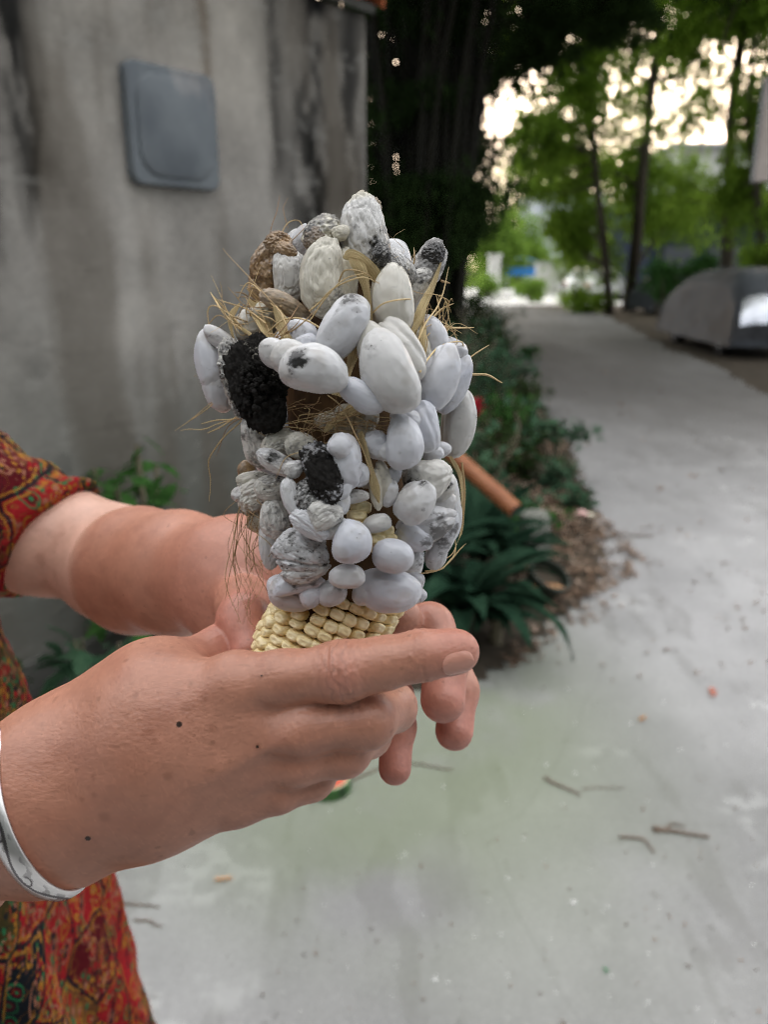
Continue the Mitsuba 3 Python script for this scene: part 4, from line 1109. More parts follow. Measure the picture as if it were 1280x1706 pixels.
EX = [  # pixel-traced loose threads: x, y and how far in front of the shell (mm)
    ([(520, 520, 8), (560, 480, 16), (600, 462, 22), (632, 472, 18)], .35, .9), ([(515, 535, 8), (545, 495, 16), (575, 465, 20), (610, 455, 18)], .3, .85), ([(556, 560, 16), (510, 532, 20), (470, 535, 22), (440, 560, 20)], .4, .95),
    ([(565, 470, 14), (575, 450, 20), (600, 452, 22), (620, 462, 20)], .35, .6), ([(620, 520, 14), (640, 505, 24), (680, 500, 24), (690, 505, 22)], .35, .8), ([(460, 575, 18), (480, 545, 22), (470, 520, 22), (450, 505, 20)], .35, .6),
    ([(420, 560, 14), (390, 530, 12), (360, 510, 8), (345, 520, 6), (350, 560, 6)], .35, .8), ([(410, 555, 14), (375, 525, 10), (350, 487, 4)], .55, 1.0), ([(445, 540, 14), (410, 515, 12), (380, 505, 10), (365, 500, 8)], .35, .85), ([(400, 550, 14), (365, 525, 8), (345, 545, 4), (335, 570, 2)], .25, .5),
    ([(470, 560, 18), (500, 545, 22), (530, 520, 18)], .3, .25), ([(380, 620, 14), (430, 580, 24), (480, 550, 22), (500, 530, 18)], .25, .1), ([(455, 570, 24), (475, 540, 24), (500, 505, 18)], .3, .1), ([(405, 590, 18), (350, 610, 8), (322, 625, 4)], .2, .1),
    ([(460, 430, 8), (450, 390, 6), (462, 350, 4), (466, 325, 2)], .2, .1), ([(470, 420, 8), (490, 400, 8), (510, 378, 6), (520, 365, 4)], .2, .1), ([(465, 400, 6), (480, 372, 4), (500, 368, 2), (505, 390, 4)], .25, .6), ([(480, 380, 4), (472, 350, 2), (480, 330, 0)], .15, .2),
    ([(690, 580, 10), (710, 540, 14), (735, 500, 10), (748, 445, 6)], .4, .9), ([(730, 560, 8), (736, 520, 10), (725, 490, 8)], .35, .85), ([(735, 570, 8), (738, 545, 8), (760, 548, 6), (788, 548, 4)], .55, .85), ([(748, 570, 6), (746, 550, 8), (745, 535, 6)], .5, .6), ([(715, 540, 10), (735, 520, 10), (756, 510, 8)], .4, .9),
    ([(760, 620, 4), (785, 625, 4), (815, 628, 4), (838, 640, 4)], .6, .75), ([(765, 615, 4), (778, 600, 4), (800, 585, 4), (815, 575, 2)], .35, .85), ([(700, 620, 22), (730, 580, 22), (765, 568, 14), (775, 590, 8)], .4, .95), ([(690, 440, 6), (691, 425, 6), (690, 412, 4)], .4, .5), ([(735, 470, 4), (742, 472, 2), (750, 474, 0)], .5, .3),
    ([(700, 950, 10), (730, 945, 10), (755, 920, 6), (765, 880, 4)], .35, .85), ([(688, 957, 10), (735, 948, 8), (768, 915, 4), (778, 905, 4)], .3, .85), ([(715, 945, 8), (750, 925, 8), (762, 905, 4)], .25, .8), ([(770, 770, 2), (775, 820, 2), (770, 890, 0)], .45, .5),
    ([(430, 700, 10), (380, 705, 8), (340, 720, 4), (300, 722, 2)], .25, .8), ([(400, 690, 10), (370, 710, 8), (345, 722, 4)], .35, .9), ([(390, 698, 8), (360, 700, 6), (335, 706, 4)], .3, .95), ([(370, 660, 8), (340, 685, 6), (310, 705, 2)], .25, .85), ([(380, 650, 8), (330, 690, 6), (292, 718, 2)], .2, .6),
    ([(400, 700, 8), (375, 730, 8), (350, 770, 4), (348, 835, 2)], .3, .7), ([(420, 690, 10), (380, 712, 10), (360, 760, 4)], .2, .1), ([(620, 660, 10), (590, 690, 14), (550, 700, 14), (500, 722, 14)], .25, .2), ([(545, 660, 10), (570, 680, 14), (600, 740, 18), (620, 800, 20)], .25, .6), ([(560, 720, 14), (540, 740, 18), (480, 760, 24), (460, 800, 22)], .2, .7)]
for pts, r, t in EX: strand(pts, r, t)
for i in range(46):                                # the tangle under the black gall and around the waist
    x0 = r_.uniform(480, 620); y0 = r_.uniform(655, 720)
    strand([(x0, y0, 4), (x0 + r_.normal(-10, 40), y0 + r_.normal(10, 18), 9), (x0 + r_.normal(-20, 60), y0 + r_.normal(20, 28), 10)], r_.uniform(.1, .22), r_.uniform(0, .8))
for i in range(30):                                # upper left tuft
    x0 = r_.uniform(410, 480); y0 = r_.uniform(500, 590)
    strand([(x0, y0, 10), (x0 + r_.normal(-20, 20), y0 + r_.normal(-15, 15), 16), (x0 + r_.normal(-35, 35), y0 + r_.normal(-10, 30), 14)], r_.uniform(.12, .3), r_.uniform(0.2, 1))
for i in range(18):                                # tuft at the right shoulder
    x0 = r_.uniform(690, 740); y0 = r_.uniform(520, 590)
    strand([(x0, y0, 8), (x0 + r_.normal(8, 14), y0 + r_.normal(-30, 20), 12), (x0 + r_.normal(25, 22), y0 + r_.normal(-40, 30), 8)], r_.uniform(.12, .3), r_.uniform(0.3, 1))
for i in range(26):                                # threads hanging over the wrist behind
    x0 = r_.uniform(395, 440); y0 = r_.uniform(800, 880); h = r_.uniform(60, 230)
    strand([(x0, y0, 6), (x0 - r_.uniform(-10, 25), y0 + h * .35, 8), (x0 - r_.uniform(-25, 35), y0 + h * .7, 8), (x0 - r_.uniform(-30, 30), min(y0 + h, 1060), 6)], r_.uniform(.1, .2), r_.uniform(0.05, .6))
for i in range(16):                                # fine fuzz on top
    x0 = r_.uniform(500, 690); y0 = r_.uniform(400, 480)
    strand([(x0, y0, 8), (x0 + r_.normal(0, 14), y0 - r_.uniform(5, 25), 8), (x0 + r_.normal(0, 12), y0 - r_.uniform(25, 50), 6)], r_.uniform(.05, .09), r_.uniform(0, .6), 10)
part(corn, 'silk', b.get(), 'm_silk', True, b.uv(), 'loose dry corn silk threads', 'stuff')
# ================================================================== THE PERSON: arms, hands, body, clothes, bangle
def J(px, py, d, r):
    return P(px, py, d).astype(np.float32), r * d / FPX


def chain(p, js, k):
    out = None
    for a, b in zip(js[:-1], js[1:]):
        c = cone(p, a[0], b[0], a[1], b[1])
        out = c if out is None else smin(out, c, k)
    return out


def ball(p, j):
    return np.sqrt(((p - j[0]) ** 2).sum(1)) - j[1]


SH_R, SH_L = np.array([-0.50, 0.33, 1.33]), np.array([-0.50, 0.72, 1.31])
EL_R = P(-420, 1520, 0.46)
WR_R = J(48, 1345, 0.300, 118)
EL_L = P(135, 925, 0.60)
# ---- right hand, its back to us
R_IDX = [J(395, 1136, .296, 45), J(470, 1131, .291, 44), J(572, 1118, .288, 47), J(640, 1105, .287, 39), J(703, 1092, .287, 38), J(757, 1085, .288, 32), J(766, 1084, .288, 29)]
R_MID = [J(405, 1206, .297, 44), J(500, 1212, .292, 44), J(612, 1200, .296, 44), J(652, 1178, .325, 38), J(630, 1165, .352, 34), J(590, 1160, .370, 32)]
R_RNG = [J(405, 1268, .300, 44), J(490, 1262, .298, 43), J(573, 1248, .303, 42), J(612, 1222, .330, 36), J(590, 1205, .358, 33), J(550, 1195, .372, 31)]
R_PNK = [J(395, 1325, .306, 42), J(460, 1312, .304, 37), J(520, 1294, .310, 34), J(555, 1262, .332, 31), J(540, 1240, .356, 29), J(510, 1225, .368, 27)]
R_TH = [J(150, 1215, .318, 60), J(262, 1140, .328, 54), J(378, 1083, .358, 40), J(440, 1105, .380, 35), J(490, 1110, .398, 32), J(535, 1100, .404, 27)]
# ---- left hand, behind the cob
WR_L = J(372, 962, .455, 88)
L_PALM = [J(430, 985, .440, 90), J(540, 1040, .430, 86)]
L_T = [J(560, 1090, .408, 44), J(625, 1062, .392, 44), J(668, 1030, .384, 36)]
L_A = [J(610, 1062, .415, 40), J(716, 1044, .398, 38), J(742, 1100, .384, 37), J(738, 1166, .372, 37)]
L_B = [J(640, 1090, .428, 40), J(745, 1090, .416, 34), J(764, 1150, .402, 32), J(757, 1218, .390, 31)]
L_C = [J(600, 1130, .420, 38), J(655, 1160, .392, 32), J(662, 1210, .380, 29), J(658, 1280, .372, 26)]
L_D = [J(570, 1130, .420, 36), J(600, 1160, .395, 28), J(600, 1200, .380, 26)]
L_TH = [J(400, 985, .430, 50), J(408, 1010, .395, 43), J(407, 1032, .358, 40), J(420, 1082, .347, 35)]
KN = [R_IDX[2]]
ax_i = unit(R_IDX[4][0] - R_IDX[0][0])


def spatial_k(p, m, k0, k1, r):
    d = np.sqrt(((p - m) ** 2).sum(1))
    return k1 + (k0 - k1) * np.clip(1 - d / r, 0, 1)


ARM_D = unit(RT * .92 + UP * .40)
WRK = [(425, 1112, .290, ax_i, .013, .0016, .00016), (340, 1110, .293, unit(RT + UP * .5), .014, .0018, .00012), (165, 1255, .288, ARM_D, .020, .0024, .00016), (215, 1330, .288, ARM_D, .018, .0026, .00010), (612, 1185, .287, unit(RT - UP * .1), .008, .0016, .00018), (575, 1240, .292, unit(RT), .008, .0017, .00014)]


def right_hand(p):
    w0, w1 = WR_R
    palm = cone(p, J(45, 1285, .304, 0)[0], J(72, 1395, .308, 0)[0], .0140, .0140)     # wrist, wide across
    palm = smin(palm, ell(p, J(55, 1340, .313, 0)[0], np.array([RT * .93 + UP * .36, UP * .93 - RT * .36, -FW]), (.03, .029, .0175)), .010)
    for k, f in enumerate((R_IDX, R_MID, R_RNG, R_PNK)):
        base = [J(95, 1255, .308, 60), J(100, 1310, .305, 60), J(105, 1360, .307, 60), J(110, 1405, .312, 56)][k]
        mid = [J(250, 1172, .302, 56), J(255, 1240, .297, 56), J(255, 1302, .300, 55), J(255, 1352, .308, 50)][k]
        palm = smin(palm, chain(p, [base, mid, f[0]], .02), .020)
    palm = smin(palm, chain(p, R_TH[:3], .02), .028)
    palm = smin(palm, cone(p, J(130, 1290, .325, 0)[0], J(320, 1240, .325, 0)[0], .017, .014), .02)   # the fleshy inside
    out = palm
    for f in (R_IDX, R_MID, R_RNG, R_PNK):
        c = chain(p, f, .006)
        out = smin(out, c, spatial_k(p, f[0][0], .012, .0016, .024))
    out = smin(out, chain(p, R_TH[1:], .006), spatial_k(p, R_TH[2][0], .012, .002, .02))
    # knuckle knobs, tendons, wrinkles over the joints
    for j, a in ((R_IDX[0], .0012), (R_MID[0], .0016), (R_RNG[0], .0010)):
        q = j[0] - (j[1] * 0.9) * FW
        out = out - a * np.exp(-((p - q) ** 2).sum(1) / .010 ** 2)
    for a, b, h in ((J(175, 1320, .29, 0)[0], R_MID[0][0], .0014), (J(200, 1275, .29, 0)[0], R_IDX[0][0], .0010), (J(335, 1293, .285, 0)[0], J(480, 1238, .283, 0)[0], .0018), (J(160, 1300, .285, 0)[0], J(330, 1262, .285, 0)[0], .0007)):
        out = out - h * np.exp(-(cone(p, a, b, 0, 0) / .0045) ** 2) * 1.0
    s = (p - R_IDX[2][0]) @ ax_i.astype(np.float32)
    rr = np.exp(-(s / .0085) ** 2) * (np.sqrt(((p - R_IDX[2][0]) ** 2).sum(1)) < .018)
    dw = np.clip(((p - R_IDX[2][0]) @ (-FW * .95 + UP * .3).astype(np.float32)) / .010, 0, 1)
    out = out + rr * dw * .00075 * np.sin(s * 2 * np.pi / .0034 + 2.5 * (meshkit.noise(p * 240) - .5) * 2)
    s2 = (p - R_IDX[4][0]) @ ax_i.astype(np.float32)
    rr = np.exp(-(s2 / .005) ** 2) * (np.sqrt(((p - R_IDX[4][0]) ** 2).sum(1)) < .014)
    out = out + rr * .00035 * np.sin(s2 * 2 * np.pi / .0026 + 2 * (meshkit.noise(p * 300) - .5) * 2)
    for (cx_, cy_, cd_, dirv, rad_, wl, amp) in WRK:
        cq = P(cx_, cy_, cd_).astype(np.float32); dq = p - cq
        near_ = (np.abs(out) < .004) & ((dq ** 2).sum(1) < (rad_ * 1.8) ** 2)
        if near_.any():
            pp = p[near_]; ss = dq[near_] @ np.asarray(dirv, np.float32) + .0030 * (meshkit.fbm(pp * 150, 3, 6) - .5) * 2
            out[near_] += amp * np.exp(-(dq[near_] ** 2).sum(1) / rad_ ** 2) * (np.abs(np.sin(ss * np.pi / wl)) ** .6 - .7) * -1.0 * (.4 + meshkit.noise(pp * 260))
    # finest creases of the skin
    near = np.abs(out) < .004
    if near.any():
        pn = p[near]; q = pn * np.array([260, 260, 260], np.float32)
        e = (meshkit.fbm(q @ np.array([[.9, .3, .1], [-.9, 1.2, .4], [.2, -.5, 1.6]], np.float32), 3, 4) - .5) * .00016
        e += (meshkit.fbm(pn * 70, 2, 8) - .5) * .0009
        out[near] += e
    return out


def left_hand(p):
    palm = chain(p, [WR_L, L_PALM[0], L_PALM[1]], .02)
    palm = smin(palm, chain(p, [J(430, 1040, .445, 60), J(560, 1110, .432, 56)], .01), .03)
    palm = smin(palm, chain(p, [J(430, 930, .450, 50), J(600, 1000, .440, 50)], .01), .03)
    out = palm
    for f in (L_A, L_B, L_C, L_D, L_T):
        out = smin(out, chain(p, f, .005), spatial_k(p, f[0][0], .016, .0016, .026))
    out = smin(out, chain(p, L_TH, .008), spatial_k(p, L_TH[0][0], .014, .002, .03))
    # pads and joint creases of the curled fingers
    for j in (L_A[3], L_B[3], L_C[3]):
        q = j[0] - .3 * j[1] * FW
        out = out - .0009 * np.exp(-((p - q) ** 2).sum(1) / .008 ** 2)
    near = np.abs(out) < .004
    if near.any():
        out[near] += (meshkit.fbm(p[near] * 260, 3, 4) - .5) * .0004
    return out


def arms(p):
    r = chain(p, [(WR_R[0] + .006 * FW.astype(np.float32), .024), (P(-130, 1425, .345).astype(np.float32), .032), (P(-260, 1470, .40).astype(np.float32), .038), (EL_R.astype(np.float32), .040)], .03)
    r = smin(r, cone(p, EL_R, SH_R, .042, .056), .02)
    l = chain(p, [(WR_L[0], .028), (P(300, 955, .500).astype(np.float32), .0355), (P(232, 950, .545).astype(np.float32), .0395), (P(190, 950, .590).astype(np.float32), .0380)], .02)
    up = cone(p, P(205, 930, .605), P(60, 890, .625), .040, .0405)
    up = smin(up, cone(p, P(60, 890, .625), SH_L, .0405, .050), .03)
    l = smin(l, up, .020)
    return r, l


def person_fine(p):
    r, l = arms(p)
    r = smin(r, right_hand(p), .018)
    l = smin(l, left_hand(p), .016)
    return np.minimum(r, l)


def skin_color(p, n, uv):
    f = fbm(p.x * 120, p.y * 120, p.z * 120, 4); b = fbm(p.x * 34, p.y * 34, p.z * 34, 3); g = fbm(p.x * 520, p.y * 520, p.z * 520, 3)

    def dist(q):
        return dr.sqrt(dr.square(p.x - float(q[0])) + dr.square(p.y - float(q[1])) + dr.square(p.z - float(q[2])))
    light = mix((0.52, 0.30, 0.225), (0.60, 0.375, 0.29), b)
    tan = mix((0.345, 0.150, 0.098), (0.445, 0.214, 0.145), b)
    # sunburnt from the hands up to a soft edge near the elbow of the far arm
    A, Bq = TAN_A, TAN_N
    s = (p.x - float(A[0])) * float(Bq[0]) + (p.y - float(A[1])) * float(Bq[1]) + (p.z - float(A[2])) * float(Bq[2])
    t = smoothstep(-0.018, 0.018, s + 0.008 * (f - 0.5))
    c = mix(light, tan, t)
    # ruddier palms, finger ends and knuckles
    red = mi.Float(0)
    for q, r, a in RED:
        red = dr.maximum(red, a * dr.exp(-dr.square(dist(q) / r)))
    c = mix(c, mix((0.44, 0.155, 0.115), (0.56, 0.245, 0.19), f), dr.clip(red, 0, 1))
    # blotches, pale creases, freckles and moles
    c = c * (0.90 + 0.22 * f) * (0.93 + 0.14 * g)
    c = mix(c, (0.30, 0.12, 0.08), smoothstep(0.50, 0.74, fbm(p.x * 85 + 3, p.y * 85, p.z * 85, 4)) * 0.30)
    c = mix(c, (0.20, 0.09, 0.05), smoothstep(0.74, 0.86, noise(p.x * 330, p.y * 330, p.z * 330) * 0.72 + 0.28 * f + 0.14 * (b - 0.5)) * 0.40 * t)
    sx = (p.x - float(R_IDX[2][0][0])) * float(ax_i[0]) + (p.y - float(R_IDX[2][0][1])) * float(ax_i[1]) + (p.z - float(R_IDX[2][0][2])) * float(ax_i[2])
    wv = dr.abs(dr.sin((sx + 0.0022 * (fbm(p.x * 170, p.y * 170, p.z * 170, 3) - 0.5) * 2) * 880.0))
    c = mix(c, (0.22, 0.10, 0.07), (1 - smoothstep(0.05, 0.60, wv)) * dr.exp(-dr.square(sx / 0.0075)) * (1 - smoothstep(0.014, 0.018, dist(R_IDX[2][0]))) * 0.36)
    ln = fbm((p.x + p.z * 0.45) * 1300, (p.z - p.x * 0.45) * 420, p.y * 420, 3)
    c = mix(c, c * 1.16, smoothstep(0.60, 0.74, ln) * t * 0.5)
    c = mix(c, c * 0.86, smoothstep(0.60, 0.76, fbm((p.x + p.z * 0.45) * 1100 + 40, (p.z - p.x * 0.45) * 380, p.y * 380, 3)) * t * 0.45)
    for q, r in SPOTS:
        c = mix(c, (0.22, 0.085, 0.05), (1 - smoothstep(r * 0.2, r * 1.1, dist(q) + 0.0024 * (f - 0.5))) * 0.42)
    for q, r in MOLES:
        c = mix(c, (0.03, 0.015, 0.01), 1 - smoothstep(r * 0.6, r, dist(q)))
    return c


TAN_A = P(196, 930, .57); TAN_N = unit(np.array([1.0, -0.35, -0.05]))
RED = [(L_A[3][0], .020, .9), (L_B[3][0], .020, .9), (L_C[3][0], .022, .95), (L_C[2][0], .018, .7), (R_IDX[5][0], .013, .7), (L_TH[3][0], .020, .9), (L_TH[2][0], .022, .9), (L_T[1][0], .022, .55), (L_A[1][0], .02, .5),
       (R_IDX[2][0] - .011 * FW, .008, .5), (L_PALM[0][0], .05, .45)]
scene['m_skin'] = two(bump(paint(proc(skin_color), 0.38, 0.5), lambda p, n, uv: fbm(p.x * 1000, p.y * 1000, p.z * 1000, 2), 0.00022, 2e-4))

person = thing('person', 'person in a red and gold patterned dress holding up the corn cob in both hands', 'person')


def lin(a, b): return np.minimum(a, b).min(0), np.maximum(a, b).max(0)


allp = np.array([j[0] for f in (R_IDX, R_MID, R_RNG, R_PNK, R_TH, L_A, L_B, L_C, L_D, L_TH, L_T, [WR_R, WR_L]) for j in f])
sh = SH_R, SH_L
lo = allp.min(0) - .03; hi = allp.max(0) + .03
lo[0] = min(lo[0], P(-60, 1400, .32)[0] - .02)
import time as _t
_t0 = _t.time()
V1, F1 = surf(person_fine, lo, hi, .00115)


# coarser for what is under or beyond the clothes: arms to the shoulder, trunk, head and legs
HC = np.array([-0.48, 0.53, 1.505])          # middle of the head
FRONT = np.array([1.0, 0.05, 0.0]); FRONT /= np.linalg.norm(FRONT); SIDE = np.array([-FRONT[1], FRONT[0], 0])
HIP = np.array([-0.48, 0.53, 0.80])


def head(p):
    ax = np.array([FRONT, SIDE, [0, 0, 1.0]])
    o = ell(p, HC + [0, 0, .035], ax, (.092, .074, .085))
    o = smin(o, ell(p, HC + FRONT * .030 - [0, 0, .045], ax, (.060, .056, .070)), .05)       # face and jaw
    o = smin(o, ell(p, HC + FRONT * .066 - [0, 0, .098], ax, (.022, .026, .018)), .03)       # chin
    o = smin(o, cone(p, HC + FRONT * .088 + [0, 0, .012], HC + FRONT * .103 - [0, 0, .026], .007, .012), .014)   # nose
    for s in (-1, 1):
        e = HC + FRONT * .082 + SIDE * s * .031 + [0, 0, .010]
        o = np.maximum(o, -ell(p, e, ax, (.020, .019, .012)) - .004)
        o = np.minimum(o, np.sqrt(((p - (HC + FRONT * .071 + SIDE * s * .031 + [0, 0, .010])) ** 2).sum(1)) - .0125)
        o = smin(o, cone(p, e + [0, 0, .020] + FRONT * .004, e + SIDE * s * .016 + [0, 0, .016] - FRONT * .01, .007, .005), .012)
        o = smin(o, ell(p, HC + SIDE * s * .078 - FRONT * .006 - [0, 0, .004], ax, (.018, .008, .031)), .008)    # ears
        o = smin(o, ell(p, HC + FRONT * .062 + SIDE * s * .036 - [0, 0, .032], ax, (.022, .022, .022)), .03)
    o = smin(o, cone(p, HC + FRONT * .090 - SIDE * .018 - [0, 0, .060], HC + FRONT * .090 + SIDE * .018 - [0, 0, .060], .0055, .0055), .008)
    o = smin(o, cone(p, HC + FRONT * .088 - SIDE * .014 - [0, 0, .069], HC + FRONT * .088 + SIDE * .014 - [0, 0, .069], .0065, .0065), .008)
    return smin(o, cone(p, HC - [0, 0, .05] - FRONT * .012, HC - [0, 0, .19] - FRONT * .02, .052, .060), .03)


def legs(p):
    o = None
    for s in (-1, 1):
        h = HIP + SIDE * s * .09; k = np.array([h[0] + .02, h[1] + SIDE[1] * s * .01, .44]); a = np.array([h[0] - .01, h[1], .075])
        c = smin(cone(p, h, k, .082, .056), cone(p, k, a, .055, .036), .03)
        c = smin(c, ell(p, [a[0] - .01, a[1], .28], np.eye(3), (.052, .05, .12)), .03)
        c = smin(c, cone(p, a - [.02, 0, .035], a + [.13, 0, -.048], .032, .024), .03)
        o = c if o is None else np.minimum(o, c)
    return o


def trunk(p):
    ax = np.array([FRONT, SIDE, [0, 0, 1.0]])
    o = ell(p, [-.49, .53, 1.20], ax, (.115, .165, .20))
    o = smin(o, ell(p, [-.47, .53, 1.02], ax, (.14, .165, .18)), .10)
    o = smin(o, ell(p, [-.48, .53, .85], ax, (.145, .18, .17)), .10)
    return smin(o, cone(p, SH_R, SH_L, .056, .056), .06)


def person_coarse(p):
    r, l = arms(p)
    o = smin(np.minimum(r, l), trunk(p), .03)
    o = smin(o, head(p), .03)
    return smin(o, legs(p), .04)


def mod_coarse(p):
    o = person_coarse(p)
    inside = np.maximum(lo - p, p - hi).max(1)           # keep only what the fine part does not cover
    return np.maximum(o, -(inside + .004))


V2, F2 = surf(mod_coarse, [-.85, .18, -.0], [.1, .95, 1.68], .005)
V = np.vstack([V1, V2]); F = np.vstack([F1, F2 + len(V1)])
scene[person] = mikit.ply((V, F), 'm_skin', smooth=True)
_rel = V1 - CAM; _d = _rel @ FW; _px = 640 + FPX * (_rel @ RT) / _d; _py = 853 - FPX * (_rel @ UP) / _d


def on_skin(x, y):
    m_ = (np.abs(_px - x) < 6) & (np.abs(_py - y) < 6)
    i_ = np.nonzero(m_)[0]
    return V1[i_[np.argmin(_d[i_])]] if len(i_) else P(x, y, .29)


MOLES = [(on_skin(x, y), r) for x, y, r in ((303, 1201, .0013), (152, 1398, .0013), (432, 1245, .0007), (430, 1120, .0005))]
SPOTS = [(on_skin(x, y), r) for x, y, r in ((316, 1175, .0032), (252, 1217, .0026), (258, 1228, .0016), (150, 1290, .0020), (153, 1328, .0018), (132, 1333, .0014), (222, 1154, .0016), (205, 1095, .0014), (434, 1244, .0018), (170, 1365, .0030), (300, 1150, .0014), (335, 1160, .0020), (120, 1260, .0014), (260, 1085, .0012), (205, 1190, .0016), (360, 1210, .0024), (285, 1300, .0020))]
print('person', len(F1), len(F2), _t.time() - _t0)

# nails
scene['m_nail'] = two(paint((0.53, 0.255, 0.19), 0.24, 0.6, clearcoat=0.4))


def nail(tip, prev, w, up, l=.011):
    d = unit(tip[0] - prev[0]); u = unit(up - d * np.dot(up, d)); s = np.cross(d, u)
    n, m_ = 11, 15; r = tip[1]
    a = np.linspace(-1, 1, n); t = np.linspace(0, 1, m_)
    t = 0.5 - 0.5 * np.cos(t * np.pi); A, Tt = np.meshgrid(a, t, indexing='ij')
    ww = w * np.clip(1 - np.abs((Tt - 0.5) / 0.5) ** 4, 0.02, 1) ** 0.5
    base = tip[0] + d * (r * 0.80 - l)
    # laid on the finger: the skin's height above each place of the nail
    rel = V1 - base; hd, hs, hu = rel @ d, rel @ s, rel @ u
    near = (hu > -.002) & (np.abs(hs) < r * 1.2) & (hd > -.004) & (hd < l + .004) & (hu < r * 2)
    from scipy.spatial import cKDTree
    kd = cKDTree(np.c_[hd[near], hs[near]]); hz = hu[near]
    gx, gs = Tt * l, A * ww * r * .92
    top = np.array([hz[k].max() if len(k) else np.nan for k in kd.query_ball_point(np.c_[gx.ravel(), gs.ravel()], .0011)]).reshape(gx.shape)
    fit = np.sqrt(np.clip(1 - (gs / (r * 1.12)) ** 2, .05, 1)) * r
    top = np.where(np.isnan(top), np.nanmean(top - fit) + fit, top)
    lift = np.nanmedian(top - fit, axis=0, keepdims=True); top = .35 * top + .65 * (fit + lift)
    V = base + gx[..., None] * d + (top + .0006 - .0007 * A ** 4)[..., None] * u + gs[..., None] * s
    V = np.concatenate([V.reshape(-1, 3), V.reshape(-1, 3) - u * .0008])
    f = grid(n, m_); part(person, 'fingernail', (V, np.vstack([f, f[:, ::-1] + n * m_])), 'm_nail', True)


nail(R_IDX[5], R_IDX[4], .72, -FW * .90 - UP * .42, .0115)

# ---- hair
scene['m_hair'] = two(paint((0.018, 0.014, 0.012), 0.45, 0.4))


def hair(p):
    ax = np.array([FRONT, SIDE, [0, 0, 1.0]])
    o = ell(p, HC + [0, 0, .04] - FRONT * .012, ax, (.098, .086, .094))
    o = smin(o, ell(p, HC - FRONT * .085 + [0, 0, .0], ax, (.05, .05, .05)), .03)
    o = np.maximum(o, -ell(p, HC + FRONT * .085 - [0, 0, .03], ax, (.085, .072, .088)))
    return o + (meshkit.fbm(p * np.array([60, 220, 60], np.float32), 3) - .5) * .006


Vh, Fh = surf(hair, HC - .18, HC + .18, .004)
part(person, 'hair', (Vh, Fh), 'm_hair', True)

# ---- the dress
def dress_color(p, n, uv):
    s = p.x * 0.72 + p.y * 0.70; z = p.z - 0.25 * p.x
    wx = s + 0.0035 * (fbm(s * 90, z * 90, 1.0, 3) - 0.5); wz = z + 0.0035 * (fbm(s * 90, z * 90, 9.0, 3) - 0.5)
    deep = mi.Color3f(0.10, 0.008, 0.012); red = mi.Color3f(0.30, 0.014, 0.018); ink = mi.Color3f(0.012, 0.014, 0.018); olive = mi.Color3f(0.050, 0.040, 0.014); gold = mi.Color3f(0.36, 0.165, 0.025); rose = mi.Color3f(0.33, 0.14, 0.09); green = mi.Color3f(0.025, 0.15, 0.06); brown = mi.Color3f(0.15, 0.06, 0.02)
    # a patchwork of fields edged with a narrow band
    f1, f2, r = voronoi(wx * 21, wz * 17)
    c = dr.select(r < 0.30, deep, dr.select(r < 0.55, red, dr.select(r < 0.72, ink, dr.select(r < 0.88, olive, brown))))
    # paisley sprigs: drops ringed in other colours
    g1, g2, q = voronoi(wx * 78 + 5, wz * 56 + 2 + 0.4 * dr.sin(wx * 160))
    wob = g1 + 0.09 * (fbm(wx * 220, wz * 220, 2.0, 3) - 0.5)
    c1 = dr.select(q < 0.16, gold, dr.select(q < 0.45, rose, dr.select(q < 0.62, red, dr.select(q < 0.8, ink, green))))
    c2 = dr.select(q < 0.3, red, dr.select(q < 0.5, ink, dr.select(q < 0.62, gold, deep)))
    on = smoothstep(0.12, 0.14, cell_rand(q * 977.0))
    c = mix(c, c1, (smoothstep(0.34, 0.37, wob) * (1 - smoothstep(0.45, 0.48, wob))) * on * 0.9)
    c = mix(c, c2, (1 - smoothstep(0.25, 0.28, wob)) * on)
    c = mix(c, c1, (1 - smoothstep(0.09, 0.12, wob)) * on)
    # trailing stems in gold
    st = dr.abs(fbm(wx * 75, wz * 75, 4.0, 3) - 0.5)
    c = mix(c, mix(gold, brown, noise(wx * 60, wz * 60)), (1 - smoothstep(0.005, 0.011, st)) * 0.8)
    st2 = dr.abs(fbm(wx * 66 + 20, wz * 66, 7.0, 3) - 0.5)
    c = mix(c, ink, (1 - smoothstep(0.006, 0.012, st2)) * 0.8)
    h1, h2, w = voronoi(wx * 150 + 9, wz * 120 + 4)
    hb = h1 + 0.10 * (noise(wx * 420, wz * 420) - 0.5)
    c3 = dr.select(w < 0.13, gold, dr.select(w < 0.4, red, dr.select(w < 0.55, rose, dr.select(w < 0.7, green, dr.select(w < 0.85, ink, brown)))))
    c = mix(c, c3, (1 - smoothstep(0.26, 0.32, hb)) * smoothstep(0.40, 0.46, noise(wx * 26 + 8, wz * 26)) * 0.9)
    c = mix(c, mix(brown, rose, w), smoothstep(0.36, 0.40, hb) * (1 - smoothstep(0.44, 0.48, hb)) * smoothstep(0.5, 0.56, noise(wx * 22 + 3, wz * 22)) * 0.8)
    # pin dots
    d1, d2, k = voronoi(wx * 190, wz * 190)
    c = mix(c, dr.select(k < 0.5, gold, rose), (1 - smoothstep(0.20, 0.30, d1)) * smoothstep(0.55, 0.6, noise(wx * 48 + 3, wz * 48)) * 0.8)
    c = mix(c, ink, (1 - smoothstep(0.02, 0.05, f2 - f1)) * 0.9)
    c = mix(c, gold, smoothstep(0.05, 0.07, f2 - f1) * (1 - smoothstep(0.10, 0.12, f2 - f1)) * smoothstep(0.35, 0.6, noise(wx * 140, wz * 140)) * 0.7)
    weave = 0.85 + 0.3 * noise(p.x * 1400, p.y * 1400, p.z * 1400)
    return c * weave * 0.74


